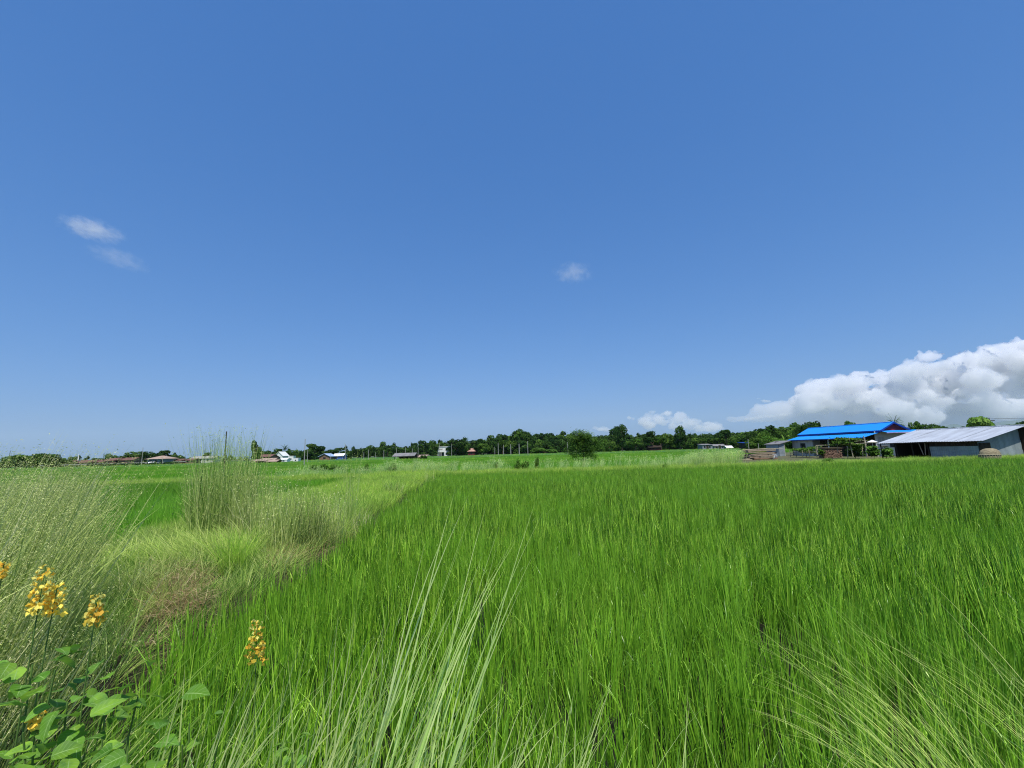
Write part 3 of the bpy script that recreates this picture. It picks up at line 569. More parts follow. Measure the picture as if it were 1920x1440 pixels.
def flower_plant(px, py, d, rac, label, leaves=3, stem_lean=0.1):
    """raceme of pea flowers on a stem; (px,py) is the middle of the flower head"""
    top = pt(px, py, d); base = Vector((top.x-stem_lean, top.y-0.02, ground_h(top.x, top.y)-0.02)); t = thing('flowering_plant', label, 'flower', base)
    top -= base; bm = bmesh.new(); n = 8; pts = [Vector((stem_lean*(i/n)**2, 0.02*(i/n), (top.z+rac*0.5)*i/n)) for i in range(n+1)]
    tube(bm, pts, [0.004-0.002*i/n for i in range(n+1)], 5); obj('stem', bm, M_stem, t)
    b = Blades(); k = int(rac*190)
    for i in range(k):
        s = i/k; z = top.z-rac*0.5+rac*s; f = (z/(top.z+rac*0.5)); cx = stem_lean*f*f; az = i*2.4; rr_ = rac*0.14*(1-0.5*s)+0.006; sz = 0.019*(1-0.45*s)
        c = np.array([cx+math.cos(az)*rr_, 0.02*f+math.sin(az)*rr_, z]); q = c[None]+rng.normal(size=(5, 3))*sz*0.35
        b.flakes(q, sz, nrm=np.tile([math.cos(az), math.sin(az), 0.3], (5, 1))*1.2, aspect=1.3, fold=0.25, rnd=U(0, 1, 5)*(0.5+0.5*s))
    link('blossom', b.mesh('blossom', M_petal), t)
    for j in range(leaves):
        z = top.z*(0.35+0.5*j/max(1, leaves)); f = z/(top.z+rac*.5); place_leaf(t, (stem_lean*f*f, 0.01, z), U(0, 6.28, 1)[0], -0.4, 0.085, 0.040, M_broad)
    return t
flower_plant(80, 1105, 1.75, 0.165, 'fullest yellow flower spike, at the far left', 4, 0.03)
flower_plant(106, 1120, 1.80, 0.12, 'shorter yellow flower spike touching the fullest one', 2, 0.05)
flower_plant(181, 1140, 1.72, 0.10, 'slim yellow flower spike right of the fullest one', 2, 0.02)
flower_plant(479, 1200, 2.15, 0.17, 'single pale yellow flower spike among the rice', 0, -0.03)
flower_plant(6, 1068, 1.9, 0.06, 'small yellow flower cut by the left edge', 2, 0.02)
flower_plant(72, 1345, 1.62, 0.06, 'small yellow blossom low among the broad leaves', 1, 0.02)
def broad_plant(px, py, d, nl, L, label, spread=0.10):
    """vine-like plant; (px,py) is the middle of its leaf cluster"""
    c = pt(px, py, d); base = Vector((c.x, c.y, ground_h(c.x, c.y)-0.02)); t = thing('broad_leaf_plant', label, 'plant', base); h = c.z-base.z
    for j in range(3):
        bm = bmesh.new(); a = j*2.1+rng.random(); pts = [(math.cos(a)*spread*0.8*(i/5)**1.5, math.sin(a)*spread*0.8*(i/5)**1.5, h*i/5) for i in range(6)]
        tube(bm, pts, [0.003]*6, 5); obj('stem', bm, M_stem, t)
    for j in range(nl):
        a = j*2.4+rng.random()*0.8; r = spread*(0.2+0.9*rng.random()); z = h+rng.normal()*spread*0.45
        # leaves face up and towards the light; heart shaped base
        place_leaf(t, (math.cos(a)*r, math.sin(a)*r, z), a+rng.normal()*0.7, rng.uniform(-0.5, 0.7), L*rng.uniform(0.6, 1.1), L*rng.uniform(0.55, 0.8), M_broad, 0.12, rng.uniform(-0.6, 0.6))
    return t
broad_plant(50, 1262, 1.62, 14, 0.080, 'broad leaved plant directly under the fullest flower spike')
broad_plant(125, 1340, 1.64, 26, 0.085, 'bushy broad leaved plant with overlapping leaves at the lower left', 0.13)
broad_plant(200, 1315, 1.78, 18, 0.075, 'narrower leaved plant behind the bushy broad leaved one', 0.12)
broad_plant(255, 1400, 1.60, 16, 0.088, 'large heart shaped leaves right of the bushy broad leaved plant', 0.13)
broad_plant(85, 1415, 1.50, 20, 0.085, 'broad leaves cut by the bottom edge at the left', 0.12)
broad_plant(370, 1370, 1.80, 5, 0.045, 'few small broad leaves half hidden in grass near the bottom left', 0.10)
broad_plant(550, 1395, 1.70, 7, 0.05, 'smallest broad leaves, low between the pale tufts', 0.06)
# ================================================================ trees
M_bark = mat('bark', (0.14, 0.10, 0.065), (0.07, 0.05, 0.035), 6, 0.9, 0.5, stretch=(1, 1, 0.2))
TREE_COLS = {'dark': [(0.012, 0.036, 0.010), (0.032, 0.080, 0.017), (0.090, 0.160, 0.036)], 'mid': [(0.022, 0.060, 0.012), (0.060, 0.135, 0.022), (0.15, 0.25, 0.045)],
             'light': [(0.06, 0.14, 0.02), (0.10, 0.21, 0.03), (0.16, 0.28, 0.06)], 'bright': [(0.10, 0.22, 0.03), (0.17, 0.33, 0.05), (0.26, 0.42, 0.10)]}
M_leaf = {k: leafmat('foliage_'+k, v, transl=0.25, rough=0.8, spec=0.0) for k, v in TREE_COLS.items()}
def crown_mesh(kind, seed, tone, leaf=0.055, dens=1.0):
    """unit tree crown: height 1, width 1, standing on z=0"""
    global rng
    keep = rng; rng = np.random.default_rng(seed); b = Blades(); L = []
    def lob(c, r, sz=0.8): L.append((np.array(c), r, sz))
    n = int({'round': 16, 'tall': 16, 'umbrella': 15, 'bush': 14, 'cone': 14, 'layered': 12}.get(kind, 14))
    for i in range(n):
        a = rng.uniform(0, 6.28); u = rng.random()
        if kind == 'round': z = 0.30+0.55*u; r = 0.30*math.sin(math.pi*min(1, (z-0.1)/0.95))**0.6; lob((math.cos(a)*r*rng.uniform(.5, 1), math.sin(a)*r*rng.uniform(.5, 1), z), rng.uniform(.13, .22))
        elif kind == 'tall': z = 0.22+0.68*u; r = 0.26*math.sin(math.pi*(z-0.05)/1.05); lob((math.cos(a)*r, math.sin(a)*r, z), rng.uniform(.10, .19), 0.9)
        elif kind == 'umbrella': z = 0.42+0.42*u; r = 0.34*(1.15-u*0.8); lob((math.cos(a)*r*rng.uniform(.3, 1), math.sin(a)*r, z), rng.uniform(.12, .20), 0.6)
        elif kind == 'bush': z = 0.10+0.65*u; r = 0.34*(1.1-z*0.6); lob((math.cos(a)*r, math.sin(a)*r, z), rng.uniform(.15, .24), 1.0)
        elif kind == 'cone': z = 0.15+0.8*u; r = 0.34*(1.05-z); lob((math.cos(a)*r, math.sin(a)*r, z), rng.uniform(.08, .15)*(1.3-z*0.7), 1.0)
        elif kind == 'layered': z = 0.18+0.13*(i % 6); r = 0.30*(1.1-abs(z-.5)*0.9); lob((math.cos(a)*r, math.sin(a)*r, z), rng.uniform(.16, .24), 0.5)
    for c, r, sz in L:
        m = int(dens*135*(r/0.17)**2); d = rng.normal(size=(m, 3)); d /= np.linalg.norm(d, axis=1, keepdims=True); rad = r*(0.72+0.30*rng.random(m)); d2 = d*rad[:, None]*[1, 1, sz]
        b.flakes(c+d2, rng.uniform(0.6, 1.3, m)*leaf, nrm=d*1.0+[0, 0, 0.5], jit=0.6, aspect=1.5, rnd=np.clip(0.5+rng.normal()*0.25+rng.normal(size=m)*0.2, 0, 1), fold=0.15)
        m2 = m//4; b.flakes(c+np.clip(rng.normal(size=(m2, 3)), -1.1, 1.1)*r*0.6*[1, 1, sz], rng.uniform(0.5, 1.1, m2)*leaf*0.9, aspect=1.8)
    rng = keep; return b.mesh('crown', M_leaf[tone]), L
def trunk_mesh(kind, seed, lobes):
    r_ = random.Random(seed); bm = bmesh.new(); top = {'umbrella': 0.6, 'bush': 0.3, 'tall': 0.7}.get(kind, 0.5)
    pts = [(0, 0, -0.02)]+[(r_.uniform(-.02, .02)*i, r_.uniform(-.02, .02)*i, top*i/4) for i in range(1, 5)]
    tube(bm, pts, [0.034, 0.028, 0.024, 0.018, 0.010], 7)
    for c, r, sz in lobes[:9]:
        s = pts[2 if c[2] < 0.6 else 3]; m = Vector(s).lerp(Vector(c), 0.5)+Vector((0, 0, -0.03)); tube(bm, [s, m, c], [0.014, 0.010, 0.004], 5)
    me = bpy.data.meshes.new('trunk'); bm.to_mesh(me); bm.free(); me.materials.append(M_bark); return me
def palm_meshes(seed, banana=False, tone='mid'):
    global rng
    keep = rng; rng = np.random.default_rng(seed); b = Blades(); n = 11 if banana else 20; zt = 0.35 if banana else 0.74
    az = np.arange(n)*2.4+rng.normal(size=n)*0.2; th = rng.uniform(0.15, 1.0 if banana else 1.5, n)
    if banana: b.blades(np.tile([0, 0, zt*0.6], (n, 1)), rng.uniform(0.5, 0.72, n), 0.16, az, th*0.6, rng.uniform(0.5, 1.3, n), S=5, tw=0.0, taper=6)
    else:
        Pp = b.blades(np.tile([0, 0, zt], (n, 1)), rng.uniform(0.40, 0.52, n), 0.03, az, th, rng.uniform(0.6, 1.3, n), S=7, tw=0.0)
        for j in range(1, 8):
            for sgn in (-1, 1):
                for h in (0, 0.5):
                    q = Pp[:, j-1]*(1-h)+Pp[:, j]*h; b.blades(q, 0.13*(1-0.07*j), 0.022, az+sgn*1.0, 1.2, 0.9, S=2, tw=0.3)
    rng = keep; cm = b.mesh('crown', M_leaf[tone]); bm = bmesh.new()
    tube(bm, [(0, 0, -0.02), (0.01, 0, zt*0.5), (0.0, 0.01, zt*(0.7 if banana else 1.0))], [0.035, 0.026, 0.02] if banana else [0.022, 0.016, 0.013], 7)
    me = bpy.data.meshes.new('trunk'); bm.to_mesh(me); bm.free(); me.materials.append(M_bark); return cm, me
TV = {}
def variants(kind, tone, leaf, dens, k=3):
    key = (kind, tone, leaf)
    if key not in TV:
        TV[key] = []
        for s in range(k):
            if kind in ('palm', 'banana'): TV[key].append(palm_meshes(100+s, kind == 'banana', tone))
            else: cm, L = crown_mesh(kind, 50+7*s+len(kind), tone, leaf, dens); TV[key].append((cm, trunk_mesh(kind, s, L)))
    return TV[key]
tcount = 0
def tree(px, top, wpx, d, kind, tone, label, group=None, name=None, leaf=0.055, dens=1.0, base=0.0, cat=None):
    global tcount
    tcount += 1; loc = at(px, d, base); h = pt(px, top, d).z-base; wd = max(0.4, 1.18*wpx*d/F); v = variants(kind, tone, leaf, dens); cm, tm = v[tcount % len(v)]
    nm = name or {'palm': 'palm_tree', 'banana': 'banana_plant', 'bush': 'bush', 'cone': 'conical_tree'}.get(kind, 'tree')
    t = thing(nm, label, cat or {'bush': 'bush', 'banana': 'plant'}.get(kind, 'tree'), loc, (tcount*1.7) % 6.28, group, (wd, wd, h))
    link('crown', cm, t); link('trunk', tm, t); return t
GW = 'trees of the distant tree line'
# left village trees
for a in (
 (30, 849, 46, 150, 'round', 'mid', 'broad tree half hidden by reeds at the far left'),
 (80, 847, 44, 150, 'round', 'mid', 'wind-shaped tree left of the white monument'),
 (5, 860, 26, 260, 'bush', 'dark', 'low distant tree cut by the left edge of the picture'),
 (112, 860, 34, 200, 'bush', 'dark', 'low dark bush between the wind-shaped tree and the white monument'),
 (183, 857, 20, 240, 'round', 'dark', 'small round tree right of the white monument'),
 (201, 857, 26, 240, 'bush', 'dark', 'low tree over the red roofs right of the white monument'),
 (260, 843, 46, 215, 'bush', 'dark', 'wide dark tree left of the grey two-storey house'),
 (287, 847, 18, 230, 'round', 'dark', 'small tree peeking over the roof of the grey house'),
 (308, 841, 28, 225, 'umbrella', 'dark', 'flat-topped dark tree over the grey house'),
 (325, 852, 20, 210, 'round', 'dark', 'small dark tree touching the right side of the grey house'),
 (345, 856, 18, 230, 'bush', 'dark', 'lowest bush at the right end of the red sheds'),
 (480, 822, 20, 150, 'tall', 'mid', 'tall slim tree standing above the reeds, left of the white gabled house'),
 (494, 842, 26, 175, 'round', 'dark', 'dark tree at the foot of the tall slim tree'),
 (520, 839, 22, 235, 'umbrella', 'dark', 'tree right behind the white gabled house'),
 (533, 836, 20, 245, 'palm', 'dark', 'palm poking out right of the white gabled house'),
 (546, 841, 34, 225, 'bush', 'dark', 'broad dark tree under the palm by the white gabled house'),
 (561, 836, 22, 215, 'banana', 'dark', 'spiky-leaved plant left of the tall pale pole'),
 (572, 840, 26, 210, 'bush', 'dark', 'dark bushy tree behind the tall pale pole'),
 (590, 830, 32, 205, 'layered', 'dark', 'tallest dark tree right of the tall pale pole'),
 (606, 845, 22, 230, 'round', 'dark', 'small tree behind the pale blue gable roof'),
 (633, 838, 26, 215, 'layered', 'dark', 'dark tree above the long blue roof with white wall'),
 (648, 846, 18, 230, 'bush', 'dark', 'low bush right of the long blue roof with white wall'),
 (662, 837, 11, 260, 'tall', 'dark', 'slender tree, first of three in a row right of the blue roofs'),
 (675, 838, 11, 260, 'tall', 'dark', 'slender tree, second of three in a row right of the blue roofs'),
 (693, 838, 11, 270, 'tall', 'dark', 'slender tree, third of three in a row right of the blue roofs'),
 (717, 841, 11, 280, 'tall', 'dark', 'small pointed tree left of the hut with the long grey roof'),
 (727, 838, 10, 280, 'cone', 'dark', 'conical tree over the left end of the hut with the long grey roof'),
 (750, 837, 34, 270, 'bush', 'dark', 'wide low tree behind the hut with the long grey roof'),
 (772, 830, 13, 275, 'cone', 'dark', 'pointed tree rising above the woodland behind the grey-roofed hut'),
 (795, 824, 22, 240, 'layered', 'dark', 'tall flat-layered dark tree left of the white two-storey building'),
 (812, 826, 20, 235, 'tall', 'dark', 'dark oval tree touching the white two-storey building'),
 (833, 833, 18, 262, 'bush', 'dark', 'tree showing over the roof of the white two-storey building'),
 (855, 823, 34, 235, 'layered', 'dark', 'broad dark tree on the right of the white two-storey building'),
 (868, 829, 20, 240, 'bush', 'mid', 'mid-green tree left of the pink-roofed red hut'),
 (876, 824, 10, 260, 'palm', 'mid', 'thin palm over the pink-roofed red hut'),
 (893, 823, 20, 240, 'tall', 'dark', 'dark tree right of the pink-roofed red hut'),
 (907, 828, 26, 235, 'round', 'mid', 'round lighter tree second from the pink-roofed red hut'),
 (926, 824, 17, 240, 'round', 'dark', 'dark round-headed tree left of the first pole of the row'),
 (943, 822, 22, 245, 'round', 'mid', 'round tree behind the left end of the row of poles'),
 (962, 823, 24, 250, 'bush', 'mid', 'bushy green tree behind the middle of the row of poles'),
 (978, 822, 22, 250, 'round', 'dark', 'dark tree behind the right end of the row of poles'),
 (997, 815, 14, 265, 'palm', 'dark', 'palm highest over the woodland left of the lone leafy tree'),
 (1013, 820, 22, 255, 'round', 'mid', 'round tree right of the high palm'),
 (1020, 838, 44, 225, 'bush', 'light', 'wide pale green bush at the foot of the woodland'),
 (1032, 821, 24, 255, 'round', 'dark', 'dark tree over the wide pale green bush'),
 (1050, 820, 26, 255, 'bush', 'dark', 'dark tree left behind the lone leafy tree'),
 (1104, 811, 16, 240, 'round', 'dark', 'dark round head peeping over the lone leafy tree'),
 (1131, 821, 20, 225, 'round', 'light', 'yellowish tree just right of the lone leafy tree'),
 (1144, 825, 22, 215, 'bush', 'mid', 'small green tree left of the tallest tree of the woodland'),
 (1167, 796, 28, 215, 'tall', 'dark', 'tallest tree of the woodland, oval and dark'),
 (1192, 820, 30, 215, 'round', 'mid', 'mid-green tree on the right of the tallest woodland tree'),
 (1205, 818, 26, 230, 'bush', 'dark', 'dark bushy tree left of the dark red hut'),
 (1222, 805, 30, 215, 'umbrella', 'dark', 'rounded dark crown straight above the dark red hut'),
 (1240, 815, 30, 215, 'round', 'mid', 'tree leaning over the right of the dark red hut'),
 (1256, 808, 28, 218, 'round', 'mid', 'flat-headed green tree left of the big domed one'),
 (1276, 799, 28, 212, 'tall', 'dark', 'big domed tree, second tallest of the woodland'),
 (1297, 814, 22, 225, 'palm', 'dark', 'palm-like crown right of the big domed tree'),
 (1312, 818, 30, 220, 'bush', 'mid', 'bushy tree left of the grey stilt houses'),
 (1328, 811, 38, 235, 'bush', 'dark', 'wide dark tree above the grey stilt houses'),
 (1364, 801, 30, 215, 'umbrella', 'dark', 'umbrella-shaped tree standing over the grey houses'),
 (1352, 818, 34, 222, 'bush', 'mid', 'leafy tree close behind the middle grey house'),
 (1385, 818, 30, 205, 'bush', 'mid', 'round leafy tree between the grey houses and the small blue-roofed hut'),
 ): tree(*a, group=GW)
GN2 = 'trees behind the blue-roofed house'
for a in (
 (1412, 806, 24, 150, 'round', 'dark', 'tree peeking over the small blue-roofed hut'),
 (1432, 802, 26, 130, 'round', 'mid', 'rounded green tree right of the small blue-roofed hut'),
 (1422, 818, 44, 112, 'bush', 'mid', 'broad leafy bush behind the wood pile'),
 (1448, 812, 40, 115, 'bush', 'light', 'pale leafy tree touching the grey annex of the blue-roofed house'),
 (1462, 809, 16, 125, 'banana', 'mid', 'banana plant left of the blue roof'),
 (1474, 808, 18, 120, 'banana', 'mid', 'banana plant nearest to the left tip of the blue roof'),
 (1489, 804, 13, 140, 'tall', 'dark', 'narrow tree, left of two close to the highest crown'),
 (1500, 800, 13, 140, 'tall', 'dark', 'narrow tree, right of two close to the highest crown'),
 (1520, 790, 26, 105, 'round', 'dark', 'highest dark crown over the left slope of the blue roof'),
 (1502, 806, 44, 110, 'bush', 'mid', 'dense low tree under the highest dark crown'),
 (1545, 796, 30, 110, 'bush', 'dark', 'flat dark tree behind the left part of the blue ridge'),
 (1601, 783, 22, 95, 'round', 'mid', 'small round crown standing alone over the blue ridge'),
 (1659, 789, 12, 100, 'cone', 'dark', 'tiny tree tip behind the right end of the blue ridge'),
 (1684, 781, 28, 85, 'palm', 'mid', 'palm-like crown directly behind the red gable'),
 (1705, 791, 40, 88, 'bush', 'mid', 'dense tree right of the red gable'),
 (1722, 785, 22, 92, 'round', 'mid', 'round crown rising over the dense tree by the red gable'),
 (1752, 788, 46, 85, 'bush', 'mid', 'wide tree behind the left half of the grey metal roof'),
 (1775, 795, 34, 85, 'bush', 'dark', 'low tree sinking behind the middle of the grey metal roof'),
 (1915, 796, 30, 70, 'bush', 'light', 'tree tip behind the grey ridge at the right edge'),
 ): tree(*a, group=GN2, leaf=0.045, dens=1.5)
tree(1835, 779, 46, 52, 'layered', 'bright', 'bright green large-leaved tree behind the grey metal roof', leaf=0.10, dens=1.0)
# the woodland that closes the gaps behind the single trees
wood = []
for kind, tone in (('round', 'dark'), ('bush', 'mid'), ('tall', 'dark'), ('umbrella', 'mid'), ('cone', 'dark')):
    for s in range(2): wood.append(crown_mesh(kind, 300+s, tone, 0.07, 0.7)[0])
def wood_strip(spans, label):
    P = []; S_ = []
    for px0, px1, d, t0, t1, k in spans:
        for i in range(k):
            u = (i+rng.uniform(.1, .9))/k; px = px0+(px1-px0)*u; dd = d*rng.uniform(1.0, 1.12); p = at(px, dd, 0); h = pt(px, t0+(t1-t0)*u+2-abs(rng.normal())*6, dd).z; P.append(p); S_.append(max(1.5, h))
    n = len(P); sc = np.array(S_)
    return scatter('woodland', np.array([tuple(p) for p in P]), U(0, 6.28, n), sc*1.0, rng.integers(0, len(wood), n), wood, kind='stuff', label=label, cat='woodland')
wood_strip([(-60, 240, 300, 864, 861, 34), (240, 470, 290, 858, 855, 26), (470, 650, 270, 850, 846, 34), (650, 800, 300, 847, 839, 60), (670, 790, 285, 850, 846, 40)], 'low dark woodland behind the left villages')
wood_strip([(800, 940, 262, 834, 829, 60), (930, 1070, 270, 823, 818, 110), (930, 1070, 245, 834, 832, 60), (1070, 1330, 250, 824, 818, 110), (1100, 1400, 232, 829, 826, 110), (1330, 1420, 240, 819, 815, 50)], 'dense dark woodland along the horizon in the middle')
wood_strip([(1400, 1540, 160, 812, 800, 60), (1540, 1960, 130, 806, 800, 60)], 'woodland behind the farm on the right')
# the lone leafy tree in the middle
def leafy(px, top, wpx, d, label, name='tree', tone='light', n=5200, leaf=0.17, kind='drape', base=0.0, tr=0.05, cat='tree'):
    """a nearer tree with drooping leaf sprays"""
    loc = at(px, d, base); h = pt(px, top, d).z-base; R = wpx*d/F/2; t = thing(name, label, cat, loc); b = Blades(); bm = bmesh.new(); r_ = random.Random(int(px))
    tube(bm, [(0, 0, -0.1), (0.03*R, 0, h*0.2), (-0.04*R, 0.02, h*0.45), (0.03, 0, h*0.7)], [tr*1.4, tr, tr*0.75, tr*0.4], 8); per = n//34
    for i in range(34):
        u = (i+0.5)/34; z = h*(0.18+0.78*u**0.8)*r_.uniform(0.88, 1.02); a = i*2.4; r = R*(1+0.35*math.sin(a*1.0+1.2)*math.cos(i*0.9))*(0.2+0.85*r_.random()**0.6)*math.sin(math.pi*min(0.97, 0.12+0.86*(z/h)))**0.7
        c = np.array([math.cos(a)*r, math.sin(a)*r, z]); tube(bm, [(0, 0, z*0.55), (c[0]*.5, c[1]*.5, z*0.92), tuple(c)], [tr*0.35, tr*0.2, 0.01], 5)
        q = c+rng.normal(size=(per, 3))*[R*0.20, R*0.20, h*0.055]; dn = rng.random()*0.75+0.15
        b.blades(q, U(0.6, 1.2, per)*leaf, leaf*0.34, U(0, 6.28, per), U(0.9, 1.5, per), U(0.3, 1.4, per), S=2, rnd=np.clip(dn+rng.normal(size=per)*0.22, 0, 1), taper=4)
    link('crown', b.mesh('crown', M_leaf[tone]), t); obj('trunk', bm, M_bark, t); return t
leafy(1095, 807, 54, 58, 'lone leafy tree standing in the fields in the middle', n=9000, leaf=0.32, tone='mid', tr=0.09)
# shrubs on the banks
for a in ((683, 868, 16, 41, 'leafy shrub left of the brown-stemmed one on the far bank'), (732, 864, 24, 36, 'pale leafy shrub with brown stems on the far bank'),
          (905+25, 862, 10, 36, 'tiny dark weed left of the dark weeds in the plumed grass'), (970, 858, 12, 35.5, 'dark weed, left one of the group in the plumed grass'), (982, 860, 22, 35.5, 'widest dark weed in the plumed grass'), (1008, 852, 6, 35.5, 'thin tall weed right of the widest dark weed'),
          (1553, 857, 26, 32.5, 'dark green low bush on the yellow grass in front of the firewood'), (1248, 865, 10, 31.5, 'small dark tuft of weeds on the cross bank'),
          (590, 869, 26, 46, 'leftmost shrub of the low row on the left'), (612, 868, 26, 46, 'second shrub of the low row on the left'), (632, 867, 26, 46, 'rightmost shrub of the low row on the left')):
    tree(a[0], a[1], a[2]*0.9, a[3], 'bush', 'light', a[4], name='shrub', leaf=0.085, dens=0.32, cat='shrub')
# ================================================================ buildings
M_blue = mat('blue_roof_paint', (0.012, 0.27, 0.84), (0.03, 0.22, 0.62), 1.4, 0.5, 0.1, stretch=(2.5, 0.4, 1), lo=0.25, hi=0.6)
M_bluedk = mat('dark_blue_trim', (0.008, 0.05, 0.32), (0.008, 0.04, 0.25), 2, 0.5)
M_zinc = mat('zinc_sheet', (0.46, 0.50, 0.55), (0.31, 0.33, 0.36), 1.1, 0.5, 0.15, metal=0.15, lo=0.25, hi=0.6, stretch=(2.0, 0.35, 1))
M_zincw = mat('old_zinc_wall', (0.30, 0.35, 0.38), (0.20, 0.24, 0.27), 1.3, 0.6, 0.3, metal=0.1, stretch=(1, 1, 3))
M_zincg = mat('pale_zinc_wall', (0.30, 0.35, 0.36), (0.20, 0.24, 0.25), 1.0, 0.6, 0.2, metal=0.1, stretch=(2, 2, .5))
M_plank = mat('grey_plank', (0.55, 0.54, 0.50), (0.38, 0.37, 0.34), 2.0, 0.8, 0.3, stretch=(6, 6, .4))
M_cream = mat('cream_wall', (0.62, 0.62, 0.56), (0.5, 0.5, 0.44), 1.0, 0.8)
M_white = mat('white_paint', (0.80, 0.80, 0.78), (0.66, 0.66, 0.64), 2.0, 0.7)
M_red = mat('dark_red_board', (0.22, 0.025, 0.03), (0.15, 0.02, 0.02), 3, 0.7)
M_darkw = mat('dark_wood', (0.055, 0.04, 0.03), (0.025, 0.02, 0.015), 3, 0.9, 0.3, stretch=(4, 4, .4))
M_wood = mat('weathered_wood', (0.36, 0.29, 0.21), (0.20, 0.15, 0.10), 4, 0.85, 0.4, stretch=(1, 6, 6))
M_wood2 = mat('brown_wood', (0.30, 0.19, 0.12), (0.17, 0.10, 0.06), 4, 0.85, 0.4, stretch=(1, 6, 6))
M_bamboo = mat('bamboo', (0.42, 0.38, 0.25), (0.28, 0.24, 0.15), 8, 0.6, 0.2)
M_log = mat('log_end', (0.34, 0.22, 0.16), (0.07, 0.04, 0.03), 7, 0.9, 0.4)
M_dark = mat('dark_interior', (0.02, 0.018, 0.015), (0.012, 0.01, 0.01), 2, 0.9)
M_conc = mat('concrete', (0.38, 0.37, 0.34), (0.28, 0.27, 0.25), 3, 0.85, 0.2)
M_rust = mat('rusty_roof', (0.21, 0.10, 0.075), (0.12, 0.065, 0.055), 0.7, 0.8, 0.2)
M_tan = mat('tan_roof', (0.42, 0.31, 0.24), (0.30, 0.22, 0.17), 0.8, 0.8)
M_greyw = mat('grey_wall', (0.24, 0.27, 0.30), (0.17, 0.19, 0.21), 1, 0.8)
M_greyr = mat('grey_sheet_roof', (0.27, 0.26, 0.25), (0.17, 0.165, 0.16), 0.9, 0.6)
M_thatch = mat('woven_straw', (0.30, 0.26, 0.16), (0.17, 0.14, 0.09), 7, 0.95, 0.6, stretch=(1, 1, 3))
M_glass = mat('dark_window', (0.03, 0.035, 0.04), (0.015, 0.02, 0.02), 2, 0.25)
M_brick = mat('brown_brick', (0.26, 0.16, 0.11), (0.16, 0.10, 0.07), 5, 0.9)
def frame_thing(name, label, cat, p, xdir, group=None):
    """Empty at ground point p whose local x axis runs along xdir"""
    return thing(name, label, cat, p, math.atan2(xdir[1], xdir[0]), group)
# ---------- the grey shed (local x: along the ridge away from the camera, local y: towards the left = -e2)
O = at(1840, 33.0, 1.66); e1 = (at(1645, 40.3, 1.66)-O).normalized(); O.z = 0.25
sh = frame_thing('farm_shed', 'long low shed with a plain grey metal roof and open dark bay at the right', 'shed', O, e1)
# local +x = e1, local y = left of e1 (towards -X); interior is at negative y. use Y=-e2
def zz(v): return v-0.25
ER, RR, EL = 1.66, 2.72, 4.9; LEN = 7.55
bm = bmesh.new()
N = 38
# near slope: corrugations run down the slope
for k in range(4):                                       # overlapping rows of sheets, slightly uneven
    x0, x1 = -0.15+(LEN+0.15)*k/4, -0.15+(LEN+0.15)*(k+1)/4+0.06; dz = 0.010*(k % 2); sag = (0.0, -0.03, 0.02, -0.02)[k]
    ribbed(bm, (x0, 0, zz(ER)+dz+sag), (x1, 0, zz(ER)+dz+(-0.03, 0.02, -0.02, -0.06)[k]), (x1, -EL, zz(RR)+dz-0.0), (x0, -EL, zz(RR)+dz), 11, 0.011)
ribbed(bm, (-0.15, -EL, zz(RR)), (LEN, -EL, zz(RR)), (LEN, -2*EL, zz(ER)), (-0.15, -2*EL, zz(ER)), 40, 0.011)
obj('roof', bm, M_zinc, sh)
bm = bmesh.new(); tube(bm, [(-0.17, -EL, zz(RR)+0.02), (LEN+0.02, -EL, zz(RR)+0.02)], [0.06, 0.06], 8); obj('ridge_cap', bm, M_zinc, sh)
WX = 6.35
for (x0, x1, z0, z1, m_, lab) in ((0.45, 3.65, 0.0, 0.72, M_zincw, None), (0.45, 3.65, 0.72, 1.02, M_zincg, 'paler upper row of wall sheets'), (0.45, 3.65, 1.02, zz(ER)+0.05, M_darkw, 'dark board under the eave')):
    bm = bmesh.new(); ribbed(bm, (x0, -0.36+(0.02 if z0 else 0), z0), (x1, -0.36+(0.02 if z0 else 0), z0), (x1, -0.36+(0.02 if z0 else 0), z1), (x0, -0.36+(0.02 if z0 else 0), z1), 22, 0.012); o = obj('wall_sheet', bm, m_, sh)
    if lab: o['label'] = lab
def gz_(yl): return zz(ER)+(zz(RR)-zz(ER))*(yl/EL) if yl < EL else zz(RR)-(zz(RR)-zz(ER))*((yl-EL)/EL)
bm = bmesh.new()                                          # gable wall facing the camera: three rows of sheets
for (z0, z1, off) in ((0.0, 0.62, 0.0), (0.60, 1.35, 0.03), (1.33, 2.6, 0.06)):
    ys = np.linspace(0.36, 2*EL-0.36, 130); prev = None
    for i, yl in enumerate(ys):
        zt = min(z1, gz_(yl)-0.06)
        if zt <= z0: prev = None; continue
        xo = 0.45+off*1.0+(0.012 if i % 2 else -0.012); q = (bm.verts.new((xo, -yl, z0)), bm.verts.new((xo, -yl, zt)))
        if prev: bm.faces.new((prev[0], q[0], q[1], prev[1]))
        prev = q
obj('gable_wall', bm, M_zincg, sh)
bm = bmesh.new(); box(bm, WX, WX+0.05, -2*EL+0.4, -0.4, 0, 1.4); box(bm, 0.1, WX, -5.0, -4.95, 0, 2.3); obj('inner_wall', bm, M_darkw, sh)
bm = bmesh.new(); box(bm, 0.38, 0.42, -1.5, -0.40, 0.05, 1.25); obj('dark_patched_panel', bm, M_darkw, sh)
for x in (LEN-0.12, 6.15, 4.9, 3.72):
    bm = bmesh.new(); tube(bm, [(x, -0.25, -0.15), (x-0.02, -0.25, 0.6), (x+0.02, -0.25, zz(ER)+0.0)], [0.05, 0.045, 0.045], 7); obj('post', bm, M_darkw, sh)
